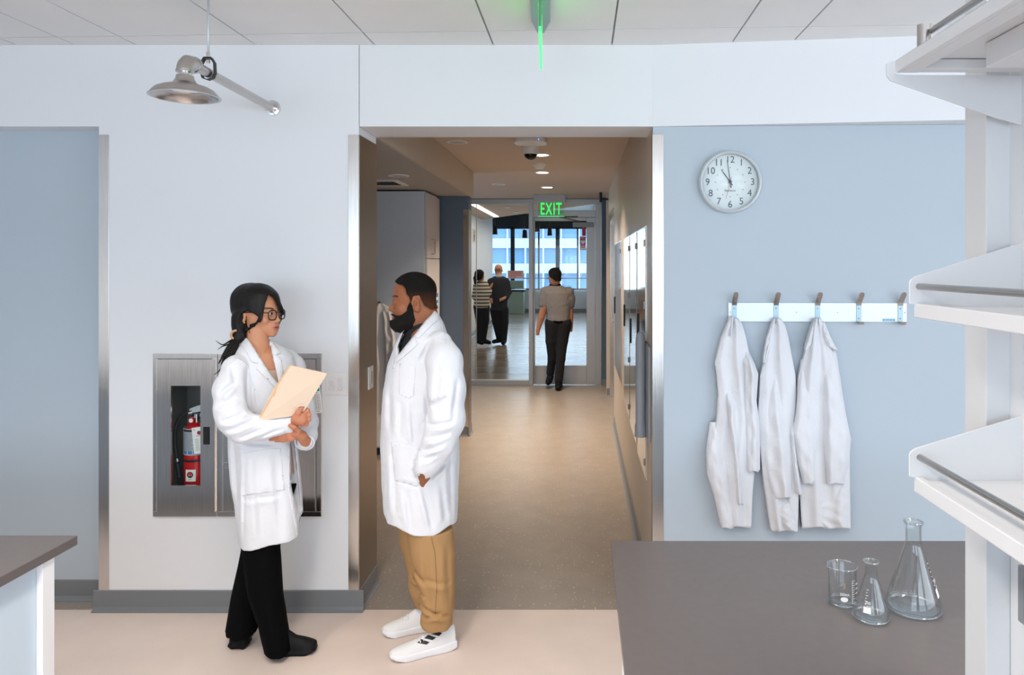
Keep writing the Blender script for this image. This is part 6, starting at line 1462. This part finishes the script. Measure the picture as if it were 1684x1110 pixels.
# ---------------------------------------------------------------- lab coats hanging on the rail
def drape(name, rows, parent, seed, nf, off=.006, m=None, N=110, K=46, amp=1.0, wy_=None, back=True, sharp=1.4):
    """rows: (py, pxL, pxR, depth) measured on the cloth; folds run down the cloth and fan out from the hook"""
    wfn = wy_ or wy; r = np.random.RandomState(seed); ph = r.rand(8)*6.28; py = [q[0] for q in rows]
    L_, R_, D_ = [[q[i] for q in rows] for i in (1, 2, 3)]
    V = []
    def base(px, y):
        Y = 3.6 if wy_ is None else wy_(0)
        for _ in range(4): Y = wfn(pxX(px, Y))
        return Y
    for i in range(N+1):
        t = i/N; y = py[0]+(py[-1]-py[0])*t; l = np.interp(y, py, L_); rr = np.interp(y, py, R_); D = np.interp(y, py, D_)
        row = []
        for j in range(K+1):
            s = j/K; px = l+(rr-l)*s; e = (1-abs(2*s-1)**2.6); w1 = s+.05*math.sin(4*t+ph[0])+.02*math.sin(11*t+ph[1])
            f = sum((.55, .32, .06)[k]*(1-2*abs(math.sin(.62*PI*(nf[k]*w1)+ph[2+k]+.9*t*math.sin(ph[3]+k)))**sharp) for k in range(len(nf)))
            f += .22*math.sin(17*t+5*s+ph[4])*math.sin(6*s+ph[5]+5*t)+.10*math.sin(31*t-9*s+ph[6])
            o = off+D*(.45*max(e, 0)**.6+.55)*(1 if 0 < j < K else .55)+(D*.12+.010)*amp*f*(e**.5 if e > 0 else 0)
            Y = base(px, y)-max(o, off); row.append(at(px, y+(1.2*math.sin(7*s+ph[6]) if i == N else 0), Y))
        V.append(row)
    b = MB(); b.grid(V)
    Bk = []
    for i in range(0, N+1):
        row = []
        for j in (0, K):
            p = V[i][j]; Y = wfn(p.x)-off*.8; row.append(Vector((p.x, Y, p.z)))
        Bk.append(row)
    n0 = len(b.v); C = K+1
    for r_ in Bk: b.v += r_
    for i in range(N):
        b.f.append((i*C, n0+2*i, n0+2*i+2, (i+1)*C)); b.m.append(0)
        b.f.append((i*C+K, (i+1)*C+K, n0+2*i+3, n0+2*i+1)); b.m.append(0)
    o = b.build(name, m or M['coat_cloth'], parent, smooth=True)
    so = o.modifiers.new('cloth', 'SOLIDIFY'); so.thickness = .002
    return o
def cx(v): return 1140+v/2.522
def cyy(v): return 460+v/2.522
def rw(lst): return [(cyy(y), cx(l), cx(r), d) for y, l, r, d in lst]
hcoat = 'white lab coat hanging from the '
t = thing('hanging_lab_coat', hcoat+'first hook of the rail, farthest left', 'lab coat', HOOK[0], group='lab coats on the hook rail')
drape('coat_body', rw([(160, 150, 186, .052), (185, 138, 204, .056), (240, 114, 220, .05), (345, 88, 240, .06), (400, 96, 248, .06), (480, 103, 255, .06), (560, 98, 262, .065), (680, 78, 262, .065), (760, 70, 258, .065), (900, 92, 246, .06), (1010, 116, 242, .055), (1026, 121, 240, .055)]), t, 1, (2.2, 3.7, 7.1))
drape('sleeve', rw([(300, 202, 232, .03), (350, 208, 255, .088), (392, 214, 270, .092), (500, 212, 262, .09), (600, 216, 275, .088), (700, 222, 277, .086), (786, 226, 277, .08), (796, 232, 268, .078)]), t, 3, (1.3, 2.6))
drape('sleeve', rw([(440, 128, 160, .03), (520, 140, 184, .085), (620, 150, 190, .09), (740, 168, 196, .09), (860, 176, 204, .085), (932, 179, 208, .08)]), t, 4, (1.2, 2.2))
drape('front_panel', rw([(590, 70, 110, .03), (705, 55, 130, .075), (810, 58, 150, .08), (900, 88, 170, .075), (1015, 114, 178, .07), (1030, 120, 165, .07)]), t, 8, (1.4, 2.8))
drape('collar', rw([(153, 147, 170, .05), (170, 144, 168, .055), (205, 150, 160, .06), (235, 151, 157, .06)]), t, 5, (1.1, 2.0), N=30, K=14)
t = thing('hanging_lab_coat', hcoat+'second hook of the rail, in the middle', 'lab coat', HOOK[1], group='lab coats on the hook rail')
drape('coat_body', rw([(160, 333, 362, .052), (190, 320, 382, .056), (240, 306, 396, .05), (330, 294, 412, .06), (400, 276, 425, .062), (480, 273, 427, .062), (560, 266, 427, .065), (620, 270, 414, .065), (800, 286, 432, .06), (900, 301, 438, .06), (1030, 320, 434, .055), (1042, 324, 430, .055)]), t, 11, (2.4, 4.1, 7.4))
drape('sleeve', rw([(360, 305, 372, .02), (520, 290, 395, .074), (640, 290, 404, .086), (760, 296, 410, .088), (880, 322, 412, .084), (905, 332, 408, .082)]), t, 12, (1.4, 2.9))
drape('sleeve', rw([(560, 402, 424, .03), (640, 404, 420, .07), (760, 410, 434, .074), (880, 426, 449, .072), (890, 430, 452, .07)]), t, 13, (1.1, 2.0))
drape('front_panel', rw([(880, 345, 412, .03), (975, 346, 420, .07), (1035, 380, 434, .07), (1043, 412, 434, .07)]), t, 14, (1.1, 2.2), N=40)
drape('collar', rw([(168, 330, 344, .04), (240, 304, 326, .065), (320, 291, 305, .07), (345, 290, 298, .07)]), t, 15, (1.0, 2.1), N=40, K=16)
t = thing('hanging_lab_coat', hcoat+'third hook of the rail, farthest right', 'lab coat', HOOK[2], group='lab coats on the hook rail')
drape('coat_body', rw([(160, 503, 530, .052), (190, 489, 543, .056), (240, 478, 556, .05), (300, 462, 580, .058), (400, 434, 610, .065), (450, 430, 616, .065), (540, 426, 630, .068), (640, 420, 650, .068), (760, 434, 650, .065), (900, 442, 651, .06), (1010, 448, 652, .055), (1028, 450, 652, .055)]), t, 21, (2.6, 4.3, 8.3))
drape('sleeve', rw([(330, 446, 500, .02), (480, 432, 510, .080), (560, 424, 515, .09), (640, 408, 518, .095), (720, 420, 518, .09), (830, 452, 516, .085), (846, 456, 500, .08)]), t, 22, (1.3, 2.9))
drape('sleeve', rw([(280, 530, 590, .02), (450, 534, 616, .082), (560, 536, 634, .092), (660, 540, 655, .096), (740, 545, 648, .092), (846, 556, 626, .085)]), t, 23, (1.2, 2.7))
drape('front_panel', rw([(820, 512, 650, .03), (940, 504, 652, .07), (1000, 498, 653, .07), (1030, 540, 653, .07)]), t, 24, (1.6, 3.1), N=40)
drape('collar', rw([(175, 494, 508, .045), (220, 480, 500, .065), (270, 466, 490, .07), (292, 462, 472, .07)]), t, 25, (1.0, 2.1), N=40, K=16)
drape('collar', rw([(175, 530, 544, .045), (220, 536, 562, .065), (270, 552, 586, .07), (292, 584, 598, .07)]), t, 26, (1.0, 2.1), N=40, K=16)
# coat-shaped form on the side of the tall cabinet, seen past the bearded man
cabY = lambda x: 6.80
for k, (dx, lab) in enumerate(((0, 'pale coat-shaped form on the cabinet side behind the bearded man'),)):
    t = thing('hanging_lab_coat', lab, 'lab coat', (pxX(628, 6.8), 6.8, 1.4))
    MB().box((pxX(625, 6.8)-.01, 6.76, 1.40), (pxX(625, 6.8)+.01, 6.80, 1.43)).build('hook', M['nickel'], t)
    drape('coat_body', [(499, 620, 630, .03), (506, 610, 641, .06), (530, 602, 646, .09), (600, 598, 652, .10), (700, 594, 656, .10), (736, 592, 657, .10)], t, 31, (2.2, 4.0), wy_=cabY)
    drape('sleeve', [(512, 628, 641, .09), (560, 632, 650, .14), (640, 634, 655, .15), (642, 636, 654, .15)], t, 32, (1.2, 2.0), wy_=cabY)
